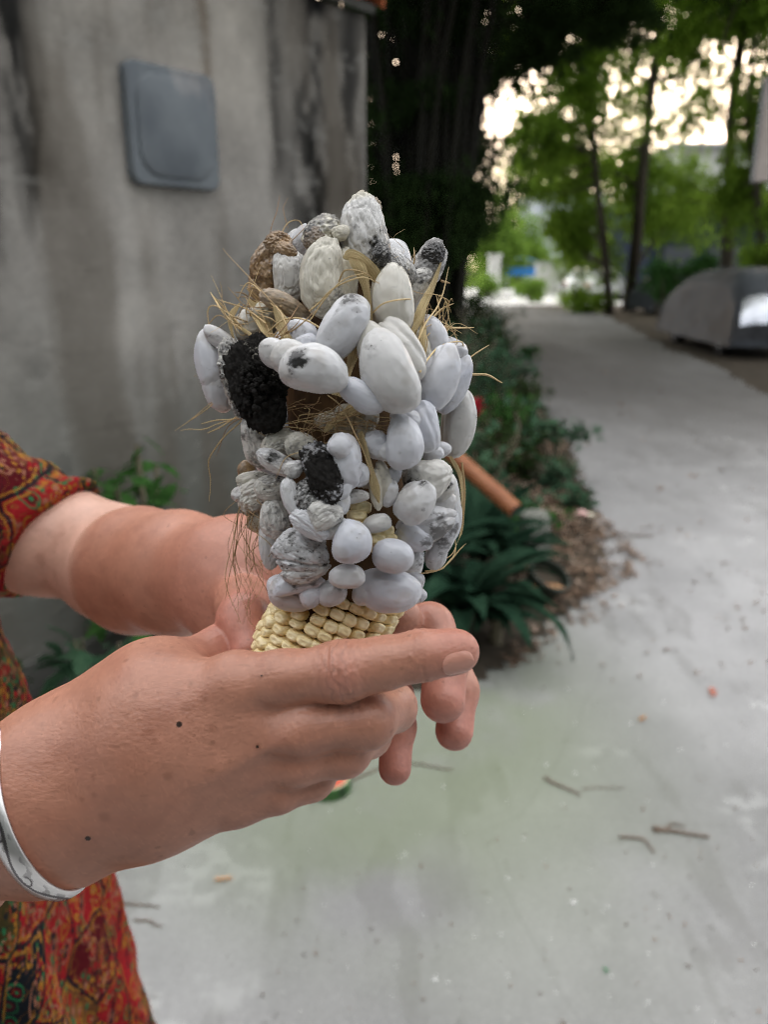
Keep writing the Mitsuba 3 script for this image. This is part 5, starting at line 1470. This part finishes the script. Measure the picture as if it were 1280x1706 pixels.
scene['m_dress'] = two(bump(paint(proc(dress_color), 0.95, 0.08), lambda p, n, uv: noise(p.x * 1100, p.y * 1100, p.z * 1100) + 2 * fbm(p.x * 60, p.y * 60, p.z * 60, 2), 0.0003, 3e-4))
SL_A, SL_B = P(110, 912, .612), P(-80, 828, .64)
SL_N = unit(RT * .80 - UP * .58 - FW * .12)


def dress(p):
    ax = np.array([FRONT, SIDE, [0, 0, 1.0]])
    q = p.copy()
    z = p[:, 2]
    o = trunk(p) - .012
    # A-line skirt
    rz = np.interp(z, [.30, .75, .95, 1.1, 1.25], [.30, .245, .205, .168, .13]).astype(np.float32)
    cx = -.487
    rel = p[:, :2] - np.array([cx, .53], np.float32)
    u = rel @ FRONT[:2].astype(np.float32); w = rel @ SIDE[:2].astype(np.float32)
    an = np.arctan2(w, u)
    fold = (.010 * np.sin(an * 9 + 2 * np.sin(z * 5)) + .006 * np.sin(an * 17 + z * 8)) * np.clip((1.15 - z) / .3, 0, 1)
    sk = (np.sqrt(u ** 2 + (w / 1.18) ** 2) - rz - fold) * .85
    sk = np.maximum(np.maximum(sk, z - 1.26), .30 - z)
    o = smin(o, sk, .05)
    # sleeves: the far one ends just above the elbow
    a = smin(cone(p, SL_A, SL_B, .0525, .056), cone(p, SL_B, SH_L, .056, .064), .03)
    a = a + .003 * np.sin(((p - SL_A) @ SL_N.astype(np.float32)) * 160 + 5 * meshkit.noise(p * 25))
    a = np.maximum(a, (p - P(78, 905, .612)) @ SL_N.astype(np.float32))
    o = smin(o, a, .025)
    b = cone(p, SH_R, SH_R * .35 + EL_R * .65, .066, .062)
    b = np.maximum(b, (p - (SH_R * .35 + EL_R * .65)) @ unit(EL_R - SH_R).astype(np.float32))
    o = smin(o, b, .03)
    o = o + (meshkit.fbm(p * 22, 3, 2) - .5) * .010
    o = np.maximum(o, -(cone(p, HC - [0, 0, .02], HC - [0, 0, .17], .075, .072)))
    return o


Vd, Fd = surf(dress, [-.90, .15, .28], [.05, 1.0, 1.45], .0035)
part(person, 'dress', (Vd, Fd), 'm_dress', True, None, 'short sleeved dress printed with red, gold and green paisley')
scene['m_shoe'] = two(paint((0.03, 0.03, 0.035), 0.6, 0.3))
for s in (-1, 1):
    a = HIP + SIDE * s * .09; a = np.array([a[0] - .01, a[1], 0])
    Vs, Fs = surf(lambda p: np.maximum(np.maximum(cone(p, a + [-.03, 0, .03], a + [.14, 0, .02], .045, .040), p[:, 2] - .06), .003 - p[:, 2]), a - [.12, .08, .01], a + [.22, .08, .1], .005)
    part(person, 'shoe', (Vs, Fs), 'm_shoe', True)
print('dress', _t.time() - _t0)

# ---- the silver bangle
def bangle_color(p, n, uv):
    f = fbm(p.x * 300, p.y * 300, p.z * 300, 3)
    u = uv.x * 34; v = uv.y
    wav = 0.5 + 0.20 * dr.sin(u); line = 1 - smoothstep(0.05, 0.085, dr.abs(v - wav))
    cu = u - dr.floor(u / math.pi) * math.pi - 1.9; cv = (v - 0.5) * 2.6
    rad = dr.sqrt(cu * cu + cv * cv); curl = (1 - smoothstep(0.04, 0.09, dr.abs(rad - 0.42))) * smoothstep(-0.4, -0.2, cu)
    leaf = smoothstep(0.62, 0.7, noise(u * 2.1, v * 7)) * (1 - smoothstep(0.2, 0.32, dr.abs(v - 0.62)))
    ink = dr.clip(line + curl + 0.5 * leaf, 0, 1) * (1 - smoothstep(0.36, 0.42, dr.abs(v - 0.5)))
    c = mix((0.80, 0.79, 0.78), (0.92, 0.91, 0.90), f)
    return mix(c, (0.10, 0.09, 0.095), ink * 0.9)


scene['m_silver'] = two({'type': 'principled', 'base_color': proc(bangle_color), 'metallic': 0.85, 'roughness': 0.30, 'specular': 0.5})
bn = 120; an = np.linspace(0, 2 * np.pi, bn, endpoint=False)
bc = P(72, 1342, .3045); bax = unit(P(130, 1316, .303) - P(-60, 1394, .307)); bu = unit(UP * .93 - RT * .36 - bax * np.dot(UP * .93 - RT * .36, bax)); bv = np.cross(bax, bu)
prof = [(-.0042, 0), (-.0040, .0008), (-.002, .0018), (0, .0022), (.002, .0018), (.0040, .0008), (.0042, 0), (.003, -.0006), (0, -.0008), (-.003, -.0006)]
rings = []
for x, h in prof:
    rings.append(bc + x * bax + np.outer(np.cos(an) * (.0335 + h), bu) + np.outer(np.sin(an) * (.0275 + h), bv))
rings = np.array(rings); np_ = len(prof)
V = rings.reshape(-1, 3); F = []
for i in range(np_):
    i2 = (i + 1) % np_; j = np.arange(bn); k = (j + 1) % bn
    F += [np.stack([i * bn + j, i * bn + k, i2 * bn + k], 1), np.stack([i * bn + j, i2 * bn + k, i2 * bn + j], 1)]
uv = np.stack([np.tile(an / (2 * np.pi), np_), np.repeat([0, .02, .25, .5, .75, .98, 1, 1, 1, 1], bn)], 1)
single('bangle', fixed(V, np.vstack(F)), 'm_silver', 'engraved silver bangle worn on the near wrist', 'bangle', True, uv)
# ================================================================== THE PLANTING STRIP BY THE HOUSE AND WHAT LIES ABOUT
rg = np.random.default_rng(77)
# raised soil of the strip
edge = [tuple(G(*q)[:2]) for q in ((640, 1150), (760, 1150), (850, 1120), (905, 1060), (1010, 970), (1000, 880), (985, 830), (940, 725), (880, 640), (845, 590), (822, 545))]
inner = [tuple((wall_pt(s, 0, .01))[:2]) for s in (3.4, 2.6, 1.8, 1.0, .3, 0.0)] + [(0.15, 6.0), (0.0, 9.0), (0.0, 12.5)]
left_end = [tuple(G(60, 1250)[:2]), tuple(G(300, 1190)[:2]), tuple(G(480, 1175)[:2])]
soil = Polygon(left_end + edge + inner[::-1]).buffer(0)
xs, ys_ = np.arange(-3.2, 3.2, .07), np.arange(1.2, 13.5, .07)
X, Y = np.meshgrid(xs, ys_, indexing='ij')
from shapely import contains_xy, points as spoints, distance as sdistance
ins = contains_xy(soil, X, Y); dist = sdistance(soil.exterior, spoints(X, Y)) * np.where(ins, 1, -1)
Z = .004 + np.clip(dist, -.05, .5) * .13 + .05 * (meshkit.fbm(np.stack([X * 4, Y * 4, X * 0], -1), 4) - .5) * np.clip(dist / .15, 0, 1)
idx = np.arange(X.size).reshape(X.shape)
ok = (dist[:-1, :-1] > -.03) & (dist[1:, 1:] > -.03) & (dist[1:, :-1] > -.03) & (dist[:-1, 1:] > -.03)
a, b_, c, d = idx[:-1, :-1][ok], idx[1:, :-1][ok], idx[1:, 1:][ok], idx[:-1, 1:][ok]
structure('soil', (np.stack([X, Y, Z], -1).reshape(-1, 3), np.vstack([np.stack([a, b_, c], 1), np.stack([a, c, d], 1)])), 'm_earth', True)
from scipy.interpolate import RegularGridInterpolator
_soil = RegularGridInterpolator((xs, ys_), np.where(dist > -.03, Z, 0.0), bounds_error=False, fill_value=0.0)


def gz(p):
    return np.array([p[0], p[1], max(0.0, float(_soil([[p[0], p[1]]])[0]))])


def litter_leaf(n, pos, size, seed):
    r = np.random.default_rng(seed)
    yaw = r.uniform(0, 2 * np.pi, n); L = size * r.uniform(.5, 1.3, n); W = L * r.uniform(.22, .5, n); curl = r.uniform(-.1, .5, n)
    d = np.stack([np.cos(yaw), np.sin(yaw), r.normal(.0, .25, n)], 1); s = np.stack([-np.sin(yaw), np.cos(yaw), r.normal(0, .35, n)], 1)
    t = np.array([-.5, -.15, .2, .5]); w = np.array([.25, 1, .8, .05]); V = []
    for a_, ww in zip(t, w):
        for sg in (-1, 0, 1):
            V.append(pos + d * (L * a_)[:, None] + s * (W * .5 * ww * sg)[:, None] + np.array([0, 0, 1]) * (curl * L * (a_ * a_ + .10 * abs(sg)))[:, None])
    V = np.stack(V, 1).reshape(-1, 3); f = []
    for i in range(3):
        for j in range(2):
            a0 = i * 3 + j; f += [[a0, a0 + 1, a0 + 4], [a0, a0 + 4, a0 + 3]]
    return V, (np.arange(n)[:, None, None] * 12 + np.array(f)).reshape(-1, 3)


def scatter(poly_px, n, size, seed, rise=.03, soft=.0):
    r = np.random.default_rng(seed); pg = Polygon([tuple(G(*q)[:2]) for q in poly_px]); x0, y0, x1, y1 = pg.bounds; out = []
    while len(out) < n:
        q = np.c_[r.uniform(x0, x1, 2000), r.uniform(y0, y1, 2000)]
        q = q[contains_xy(pg, q[:, 0], q[:, 1])]; k = meshkit.fbm(np.c_[q * 3.5, np.full(len(q), seed)], 3); out += list(q[k > .42 - soft])
    q = np.array(out[:n]); z = np.maximum(_soil(q), 0) + r.uniform(.004, rise, n)
    return litter_leaf(n, np.c_[q, z], size, seed)


b = MB()
b.add(*scatter([(860, 870), (940, 830), (1000, 860), (1070, 930), (1060, 965), (960, 1010), (900, 1080), (850, 1120), (860, 1010), (870, 930)], 1300, .040, 1, .03))
b.add(*scatter([(820, 1000), (900, 860), (1040, 900), (1100, 960), (990, 1040), (900, 1110), (840, 1160)], 380, .038, 2, .012))
b.add(*scatter([(780, 860), (840, 640), (900, 690), (960, 760), (985, 830), (900, 900)], 1700, .05, 3, .05))
b.add(*scatter([(780, 640), (800, 545), (840, 590), (880, 680)], 900, .08, 4, .05))
b.add(*scatter([(100, 1240), (300, 1180), (640, 1140), (780, 1140), (640, 1000), (300, 1050)], 1500, .05, 5, .03))
single('leaf_litter', b.get(), 'm_litter', 'heap of dry brown fallen leaves at the edge of the lane by the plants', 'leaf litter', kind='stuff')


# ---- plants with long strap leaves
def strap_leaf(p, az, L, W, rise, droop, n=13, seed=0):
    t = np.linspace(0, 1, n); h = np.array([math.cos(az), math.sin(az), 0]); side = np.array([-h[1], h[0], 0])
    el0, el1 = rise, rise - droop; ang = el0 + (el1 - el0) * t ** 1.25
    st = np.stack([np.cos(ang), np.sin(ang)], 1) * L / (n - 1); c = np.vstack([[0, 0], np.cumsum(st[:-1], 0)])
    mid = p + c[:, :1] * h + c[:, 1:] * np.array([0, 0, 1]); nrm = -np.sin(ang)[:, None] * h + np.cos(ang)[:, None] * np.array([0, 0, 1])
    w = W * np.interp(t, [0, .12, .45, .8, 1], [.35, .6, 1, .72, .03]); tw = math.sin(seed * 3.7) * .5 * t
    u = np.array([-1, -.5, 0, .5, 1]); S = np.cos(tw)[:, None] * side + np.sin(tw)[:, None] * nrm
    V = mid[:, None] + (u[None] * w[:, None] * .5)[..., None] * S[:, None] + (np.abs(u)[None] * w[:, None] * .20 + .012 * np.sin(t * 14 + seed)[:, None] * u[None] * W * 4)[..., None] * nrm[:, None]
    return V.reshape(-1, 3), grid(n, 5)


def strap_plant(label, base, n, L, W, seed, az0=0, az1=2 * np.pi, droop=1.5, extra=()):
    t = thing('strap_leaf_plant', label, 'plant'); r = np.random.default_rng(seed)
    part(t, 'stem', tube([base - [0, 0, .03], base + [0, 0, .10]], [.028, .02], 10), 'm_stem', True)
    for i in range(n):
        az = az0 + (az1 - az0) * (i + r.uniform(-.3, .3)) / n
        part(t, 'leaf', strap_leaf(base + [0, 0, .04 + .07 * i / n], az, L * r.uniform(.7, 1.15), W * r.uniform(.8, 1.15), r.uniform(.7, 1.35), droop * r.uniform(.7, 1.25), seed=i), 'm_leaf_strap', True)
    for az, l, w, ri, dr_ in extra:
        part(t, 'leaf', strap_leaf(base + [0, 0, .09], az, l, w, ri, dr_, 17, 3), 'm_leaf_strap', True)
    return t


strap_plant('dark glossy plant with a long leaf drooping to the concrete beside the hands', gz(G(770, 1085)), 22, .44, .085, 1, extra=((-.62, .56, .10, .85, 2.3), (-.25, .46, .085, .9, 2.0), (.3, .45, .08, 1.0, 1.6), (-1.0, .46, .095, .9, 2.1)))
strap_plant('dark spiky plant in the middle of the planting strip', gz(G(790, 985)), 26, .52, .075, 2, droop=1.1)
strap_plant('dark strap leaved plant hidden partly behind the corn', gz(G(690, 1040)), 26, .52, .06, 3, droop=1.2)
strap_plant('strap leaved plant beside the tipped pot', gz(G(845, 985)), 18, .34, .07, 4, droop=1.3)


strap_plant('low broad leaved dark plant at the corner of the planting strip nearest the hands', gz(G(826, 1078)), 16, .27, .085, 6, droop=1.7)


# ---- shrubs
def oval_leaf(n, pos, size, r, aspect=.5, up=.4):
    d = r.normal(0, 1, (n, 3)); d[:, 2] = d[:, 2] * .4 - .1; d /= np.linalg.norm(d, axis=1, keepdims=True)
    u = r.normal(0, .5, (n, 3)) + [0, 0, 1]; s = np.cross(d, u); s /= np.linalg.norm(s, axis=1, keepdims=True); nn = np.cross(s, d)
    L = (size * r.uniform(.6, 1.3, n))[:, None]; W = L * aspect * .5
    prof = [(0, .08), (.25, .85), (.55, 1), (.82, .6), (1, .03)]; V = []
    for t, w in prof:
        for sg in (-1, 0, 1): V.append(pos + d * L * t + s * W * w * sg + nn * (abs(sg) * W * .3 * w - .22 * L * t * t))
    V = np.stack(V, 1).reshape(-1, 3); f = []
    for i in range(4):
        for j in range(2):
            a0 = i * 3 + j; f += [[a0, a0 + 1, a0 + 4], [a0, a0 + 4, a0 + 3]]
    return V, (np.arange(n)[:, None, None] * 15 + np.array(f)).reshape(-1, 3)


def shrub(label, base, h, r, n, size, mat, seed, stems=5, aspect=.5, lean=(0, 0), name='shrub', low=.25):
    t = thing(name, label, 'plant'); q = np.random.default_rng(seed); b = MB(); pts = []
    for i in range(stems):
        e = base + np.array([q.normal(0, r * .55) + lean[0], q.normal(0, r * .55) + lean[1], h * q.uniform(.7, 1)])
        s = spline([base - [0, 0, .02], (base * .45 + e * .55) + q.normal(0, r * .15, 3), e], 10); b.tube(s, np.linspace(.010, .004, 10) * (1 + h), 6)
        for k in range(n // stems):
            j = q.integers(int(10 * low), 10); pts.append(s[j] + q.normal(0, r * .30, 3) * [1, 1, .6])
    part(t, 'stem', b.get(), 'm_stem', True)
    pts = np.array(pts); pts[:, 2] = np.maximum(pts[:, 2], base[2] + .015)
    part(t, 'foliage', oval_leaf(len(pts), pts, size, q, aspect), mat, True)
    return t


S = [((915, 800), .42, .16, 171, .075, 'm_leaf_bush', 'bluish green shrub with a pale crooked stem near the lane edge', 3, (0, 0), .75),
     ((850, 880), .16, .20, 285, .06, 'm_leaf_bush', 'low dark shrub between the orange pole and the lane', 7, (0, 0), .2), ((930, 820), .20, .16, 209, .055, 'm_leaf_bush', 'small dark shrub right of the orange pole at the lane edge', 6, (0, 0), .1),
     ((830, 760), .45, .22, 304, .07, 'm_leaf_weed', 'bright leaved shrub just above the orange pole', 7, (0, 0), .3), ((815, 690), .60, .25, 380, .07, 'm_leaf_bush', 'dark shrub behind the right side of the corn', 8, (0, 0), .2),
     ((850, 660), .40, .28, 342, .08, 'm_leaf_bush', 'shrub spreading over the lane edge under the bamboo', 7, (0, 0), .15), ((815, 600), .7, .35, 494, .09, 'm_leaf_bush', 'dark bush at the foot of the bamboo', 8, (0, 0), .1), ((795, 560), .9, .5, 570, .12, 'm_leaf_dark', 'black green bush right beside the bamboo stems', 8, (0, 0), .1),
     ((860, 905), .16, .14, 152, .06, 'm_leaf_weed', 'small fresh green seedling below the end of the orange pole', 5, (0, 0), .2), ((740, 900), .55, .3, 494, .07, 'm_leaf_bush', 'dark bushy plant directly behind the corn', 9, (0, 0), .1), ((700, 800), .8, .35, 494, .09, 'm_leaf_dark', 'tall dark shrub by the corner of the house', 8, (0, 0), .1),
     ((870, 600), .22, .16, 133, .09, 'm_leaf_weed', 'green sprig reaching out over the lane in the distance', 4, (.12, 0), .3)]
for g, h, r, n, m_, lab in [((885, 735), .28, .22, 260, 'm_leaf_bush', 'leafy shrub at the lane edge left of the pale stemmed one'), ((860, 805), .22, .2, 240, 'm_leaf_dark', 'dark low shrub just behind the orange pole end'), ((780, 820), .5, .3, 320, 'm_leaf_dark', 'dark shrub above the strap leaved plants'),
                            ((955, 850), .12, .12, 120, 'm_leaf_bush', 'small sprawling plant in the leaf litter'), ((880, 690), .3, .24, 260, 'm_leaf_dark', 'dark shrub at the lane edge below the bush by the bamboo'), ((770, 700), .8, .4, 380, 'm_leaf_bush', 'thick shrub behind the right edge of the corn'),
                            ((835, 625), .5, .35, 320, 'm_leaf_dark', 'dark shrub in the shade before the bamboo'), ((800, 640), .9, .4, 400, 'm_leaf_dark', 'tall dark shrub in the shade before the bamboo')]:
    S.append((g, h, r, n, .07, m_, lab, 7, (0, 0), .1))
for i, (g, h, r, n, sz_, m_, lab, st, ln, low) in enumerate(S):
    shrub(lab, gz(G(*g)), h, r, n, sz_, m_, 100 + i, st, .5, ln, low=low)
shrub('green weed with broad leaves growing against the plaster wall', gz(wall_pt(1.40, 0, .16)), .92, .14, 150, .10, 'm_leaf_weed', 120, 6, .45, name='weed', low=.3)
shrub('dim weed under the far arm at the foot of the wall', gz(wall_pt(1.62, 0, .25)), .30, .13, 40, .11, 'm_leaf_bush', 121, 4, .5, name='weed', low=.2)
shrub('dark weed beside the dress at the foot of the wall', gz(wall_pt(1.95, 0, .22)), .28, .16, 60, .09, 'm_leaf_dark', 122, 5, .5, name='weed', low=.2)

# pale crooked stick of the shrub
# ---- the red flower, pole, block, pot
scene['m_red'] = two(paint((0.45, 0.03, 0.05), 0.5, 0.3))
fl = thing('red_flower', 'crimson flower spike just right of the corn among dark leaves', 'flower')
c = at_y(794, 680, 4.6)
part(fl, 'stalk', tube([gz(c) - [0, 0, .02], c], [.006, .005], 8), 'm_stem', True)
r = np.random.default_rng(4)
for i in range(12):
    az = i * 2.4; el = .5 + .9 * r.uniform()
    part(fl, 'petal', strap_leaf(c + [0, 0, .05 * (i / 12) - .06], az, .10, .04, el, .6, 8, i), 'm_red', True)


def pole_color(p, n, uv):
    return mix((0.24, 0.075, 0.028), (0.42, 0.17, 0.075), fbm(p.x * 30, p.y * 30, p.z * 30, 3))


scene['m_pole'] = two(paint(proc(pole_color), 0.45, 0.4))
p1 = P(858, 850, 3.25); p0 = P(690, 702, 3.45)
pl = thing('pole', 'orange brown round pole leaning out of the plants behind the corn', 'pole'); L_ = np.linalg.norm(p1 - p0); tt = np.linspace(0, 1, 60)
rr = .036 + .003 * np.exp(-((tt - .84) / .012) ** 2) - .001 * np.exp(-((tt - .865) / .01) ** 2)
part(pl, 'shaft', tube(p0 + np.outer(tt, p1 - p0), rr, 24), 'm_pole', smooth=50)
part(pl, 'end', tube([p1, p1 + unit(p1 - p0) * .004], [.026, .025], 20), 'm_tyre', smooth=40)
low = gz(p0); part(pl, 'prop', tube([low - [0, 0, .05], p0], [.024, .022], 14), 'm_stick', True)

scene['m_block'] = two(bump(paint(proc(lambda p, n, uv: mix((0.16, 0.17, 0.14), (0.30, 0.30, 0.27), fbm(p.x * 14, p.y * 14, p.z * 14, 4))), 0.9, 0.2), lambda p, n, uv: fbm(p.x * 40, p.y * 40, p.z * 40, 4), 0.006, 2e-3))
bk = trimesh.creation.box(extents=(.13, .10, .26)).subdivide().subdivide().subdivide(); v = np.array(bk.vertices); v *= 1 - .10 * (np.linalg.norm(v / [.065, .05, .13], axis=1)[:, None] > 1.45); v += (meshkit.fbm(v * 14, 3)[:, None] - .5) * .02
g = gz(G(888, 945)); single('stone_block', fixed(v @ np.array([[.95, .3, .05], [-.3, .95, .1], [-.08, -.08, .99]]) + g + [0, 0, .11], bk.faces), 'm_block', 'grey green rough stone block standing among the plants by the lane', 'stone', smooth=40)

scene['m_pot'] = two(paint((0.018, 0.026, 0.018), 0.4, 0.4))
pt = thing('plant_pot', 'dark green plastic pot tipped over at the edge of the plants', 'pot')
ax_ = unit([.35, -.35, .85]); pu = unit(np.cross(ax_, [0, 0, 1])); pv = np.cross(ax_, pu); g = gz(G(890, 1005)) + [0, 0, .012]
th_ = np.linspace(0, 2 * np.pi, 40, endpoint=False)


def lathe(prof, o):
    V = np.array([o + h * ax_ + np.outer(np.cos(th_) * r, pu) + np.outer(np.sin(th_) * r, pv) for h, r in prof]); n = len(prof); j = np.arange(40); k = (j + 1) % 40
    return V.reshape(-1, 3), np.vstack([np.vstack([np.stack([i * 40 + j, i * 40 + k, (i + 1) * 40 + k], 1), np.stack([i * 40 + j, (i + 1) * 40 + k, (i + 1) * 40 + j], 1)]) for i in range(n - 1)])


part(pt, 'body', lathe([(0, .001), (0, .065), (.14, .088), (.14, .083), (.012, .06), (.012, .001)], g), 'm_pot', smooth=40)
part(pt, 'rim', lathe([(.126, .0885), (.126, .095), (.150, .096), (.150, .0835), (.143, .0832)], g), 'm_pot', smooth=40)
part(pt, 'soil', lathe([(.11, .0795), (.115, .04), (.117, .001)], g), 'm_earth', smooth=40)
scene['m_dryleaf'] = two(paint(proc(lambda p, n, uv: mix((0.30, 0.15, 0.07), (0.46, 0.27, 0.13), fbm(p.x * 60, p.y * 60, p.z * 60, 3))), 0.7, 0.3))
lf = strap_leaf(P(865, 985, np.dot(g - CAM, FW) - .12), -.05, .20, .035, .35, .7, 13, 2); single('dry_leaf', lf, 'm_dryleaf', 'single dried orange brown leaf lying across the tipped pot', 'leaf', True)

scene['m_petal'] = two(paint((0.72, 0.45, 0.42), 0.6, 0.3))
scene['m_cream'] = two(paint((0.75, 0.70, 0.55), 0.6, 0.3))


def crumple(c, size, seed, flat=.5):
    I_ = ICO[3]; v = np.array(I_.vertices); r_ = 1 + .8 * (meshkit.fbm(v * 2.4 + seed, 3, seed) - .5)
    return c + v * r_[:, None] * size * np.array([1, 1, flat]), np.array(I_.faces)


g = gz(G(968, 866)); single('paper_scrap', crumple(g + [0, 0, .022], .036, 3), 'm_petal', 'crumpled pink paper scrap on the leaf litter', 'litter', True)
g = gz(G(984, 866)); single('paper_scrap', crumple(g + [0, 0, .020], .022, 5), 'm_cream', 'small cream paper scrap touching the pink one', 'litter', True)

# ---- the piece of watermelon on the ground
wm = thing('watermelon_piece', 'bitten slice of red watermelon with green rind on the concrete below the hand', 'fruit')
scene['m_flesh'] = two(paint(proc(lambda p, n, uv: mix((0.62, 0.07, 0.04), (0.80, 0.22, 0.14), noise(p.x * 200, p.y * 200, p.z * 200))), 0.35, 0.5))
scene['m_pith'] = two(paint((0.62, 0.66, 0.42), 0.5, 0.4)); scene['m_rind'] = two(paint(proc(lambda p, n, uv: mix((0.01, 0.035, 0.012), (0.04, 0.12, 0.03), smoothstep(.4, .6, noise(p.x * 70, p.y * 25)))), 0.4, 0.5))
g = G(538, 1304); du = unit(G(572, 1312) - G(505, 1345)); dv = np.array([-du[1], du[0], 0])
if dv[1] > 0: dv = -dv


def wedge(r0, r1, a0, a1, w, lift):
    """A slice lying on its side: an arc of rind, flesh up."""
    n = 18; a = np.linspace(a0, a1, n); V = []
    for s in (0, w):
        for r in (r0, r1): V.append(g + lift + np.outer(np.cos(a) * r, du) + np.outer(np.sin(a) * r + .030, dv) * 1.0 + np.array([0, 0, s]))
    A, B_, C_, D_ = [np.arange(n) + i * n for i in range(4)]; f = []
    for P0, P1 in ((A, B_), (B_, D_), (D_, C_), (C_, A)): f += [np.stack([P0[:-1], P1[:-1], P1[1:]], 1), np.stack([P0[:-1], P1[1:], P0[1:]], 1)]
    f += [np.array([[A[0], C_[0], D_[0]], [A[0], D_[0], B_[0]], [A[-1], B_[-1], D_[-1]], [A[-1], D_[-1], C_[-1]]])]
    return fixed(np.vstack(V), np.vstack(f))


part(wm, 'rind', wedge(.058, .063, .25, 2.9, .034, np.array([0, 0, .001])), 'm_rind', smooth=40)
part(wm, 'pith', wedge(.052, .0579, .28, 2.86, .035, np.array([0, 0, .0015])), 'm_pith', smooth=40)
part(wm, 'flesh', wedge(.012, .0519, .5, 2.6, .036, np.array([0, 0, .002])), 'm_flesh', smooth=40)

# ---- twigs and bits on the concrete
def twig(label, pix, r, seed, group=None, branch=()):
    q = spline([G(x, y, r * .9) for x, y in pix], 12); q += (meshkit.fbm(q * 30 + seed, 2)[:, None] - .5) * np.array([.012, .012, 0]); b = MB(); b.tube(q, np.linspace(r, r * .6, 12), 7)
    for i, pix2 in branch: b.tube(spline([q[i]] + [G(x, y, r * .8) for x, y in pix2], 7), np.linspace(r * .7, r * .35, 7), 6)
    single('twig', b.get(), 'm_stick', label, 'twig', True, group=group)


twig('short straight brown twig lying alone right of the hanging fingers', [(906, 1296), (935, 1310), (966, 1325)], .0045, 1)
twig('thin pale twig just right of the short straight one', [(970, 1314), (1000, 1312), (1040, 1313)], .002, 2)
twig('forked brown twig farthest right on the near concrete', [(1088, 1378), (1130, 1385), (1182, 1395)], .0055, 3, branch=((3, [(1120, 1372), (1142, 1376)]), (5, [(1095, 1384), (1090, 1386)])))
twig('bent brown twig left of the forked one', [(1032, 1394), (1070, 1397), (1082, 1408), (1090, 1420)], .004, 4)
twig('long thin curved twig behind the hanging fingers', [(585, 1300), (640, 1278), (690, 1273), (755, 1281)], .0035, 5)
twig('upper of two grey twigs near the dress', [(198, 1503), (230, 1507), (266, 1510)], .003, 6)
twig('lower of two grey twigs near the dress', [(222, 1533), (250, 1537), (272, 1541)], .003, 7)
twig('dark twig lying across the lane by the leaf litter', [(1020, 888), (1060, 892), (1090, 893)], .006, 8)
scene['m_chip'] = two(paint((0.62, 0.40, 0.24), 0.7, 0.3)); scene['m_redleaf'] = two(paint((0.36, 0.12, 0.08), 0.6, 0.3)); scene['m_white'] = two(paint((0.8, 0.8, 0.78), 0.6, 0.3)); scene['m_greenbit'] = two(paint((0.06, 0.22, 0.10), 0.6, 0.3))
k = MB(); a_, b2 = G(358, 1468, .004), G(387, 1465, .004); dd = b2 - a_; nrm = np.array([-dd[1], dd[0], 0]) * .16
k.add(np.array([a_, b2, b2 + nrm, a_ + nrm, a_ + [0, 0, .006], b2 + [0, 0, .007], b2 + nrm + [0, 0, .006], a_ + nrm + [0, 0, .007]]), [[0, 3, 2, 1], [4, 5, 6, 7], [0, 1, 5, 4], [1, 2, 6, 5], [2, 3, 7, 6], [3, 0, 4, 7]])
single('wood_chip', k.get(), 'm_chip', 'small pale orange wood chip on the concrete below the near hand', 'wood chip')


def ground_leaf(label, px, py, L, mat, seed, w=.4, name='fallen_leaf'):
    v, f = litter_leaf(1, np.array([G(px, py, .006)]), L, seed); c_ = v.mean(0); single(name, (v, f), mat, label, 'leaf')


ground_leaf('orange dry leaf on open concrete in the middle of the lane', 1071, 1195, .055, 'm_dryleaf', 11)
ground_leaf('thin reddish leaf far right on the open concrete', 1188, 1151, .075, 'm_redleaf', 15)
ground_leaf('tan leaf right below the drooping strap leaf', 893, 1072, .05, 'm_dryleaf', 13)
ground_leaf('small torn green leaf at the bottom of the view', 1010, 1616, .02, 'm_greenbit', 14)
ground_leaf('small brown leaf low on the right concrete', 1116, 1526, .02, 'm_litter', 17)
ground_leaf('dark leaf crumb at the very bottom edge', 940, 1703, .018, 'm_litter', 18)
b = MB(); r = np.random.default_rng(3)
for px, py in [(873, 1397), (845, 1463), (955, 1503), (725, 1631), (740, 1310), (910, 1273), (958, 1288), (1210, 1240), (1253, 1176), (1041, 1099), (947, 1148), (1134, 1249), (1106, 1170), (1050, 1205)]:
    b.add(*[x for x in crumple(G(px, py, .003), r.uniform(.0028, .0055), int(px))])
for i in range(60):
    b.add(*crumple(G(r.uniform(500, 1280), r.uniform(1100, 1700), .002), r.uniform(.0012, .003), i))
single('crumbs', b.get(), 'm_white', 'tiny white crumbs and grit strewn over the near concrete', 'grit', True, kind='stuff')
b = MB()
b.add(*scatter([(960, 880), (1200, 860), (1280, 1000), (1280, 1130), (1000, 1140), (900, 1160), (960, 1010)], 90, .028, 21, .01, .2))
b.add(*scatter([(900, 640), (1060, 600), (1280, 760), (1280, 880), (1000, 860)], 60, .05, 22, .01, .2))
b.add(*scatter([(500, 1480), (1280, 1240), (1280, 1700), (300, 1700)], 70, .010, 23, .005, .2))
single('scattered_leaves', b.get(), 'm_litter', 'few small dead leaves scattered over the lane', 'leaf litter', kind='stuff')
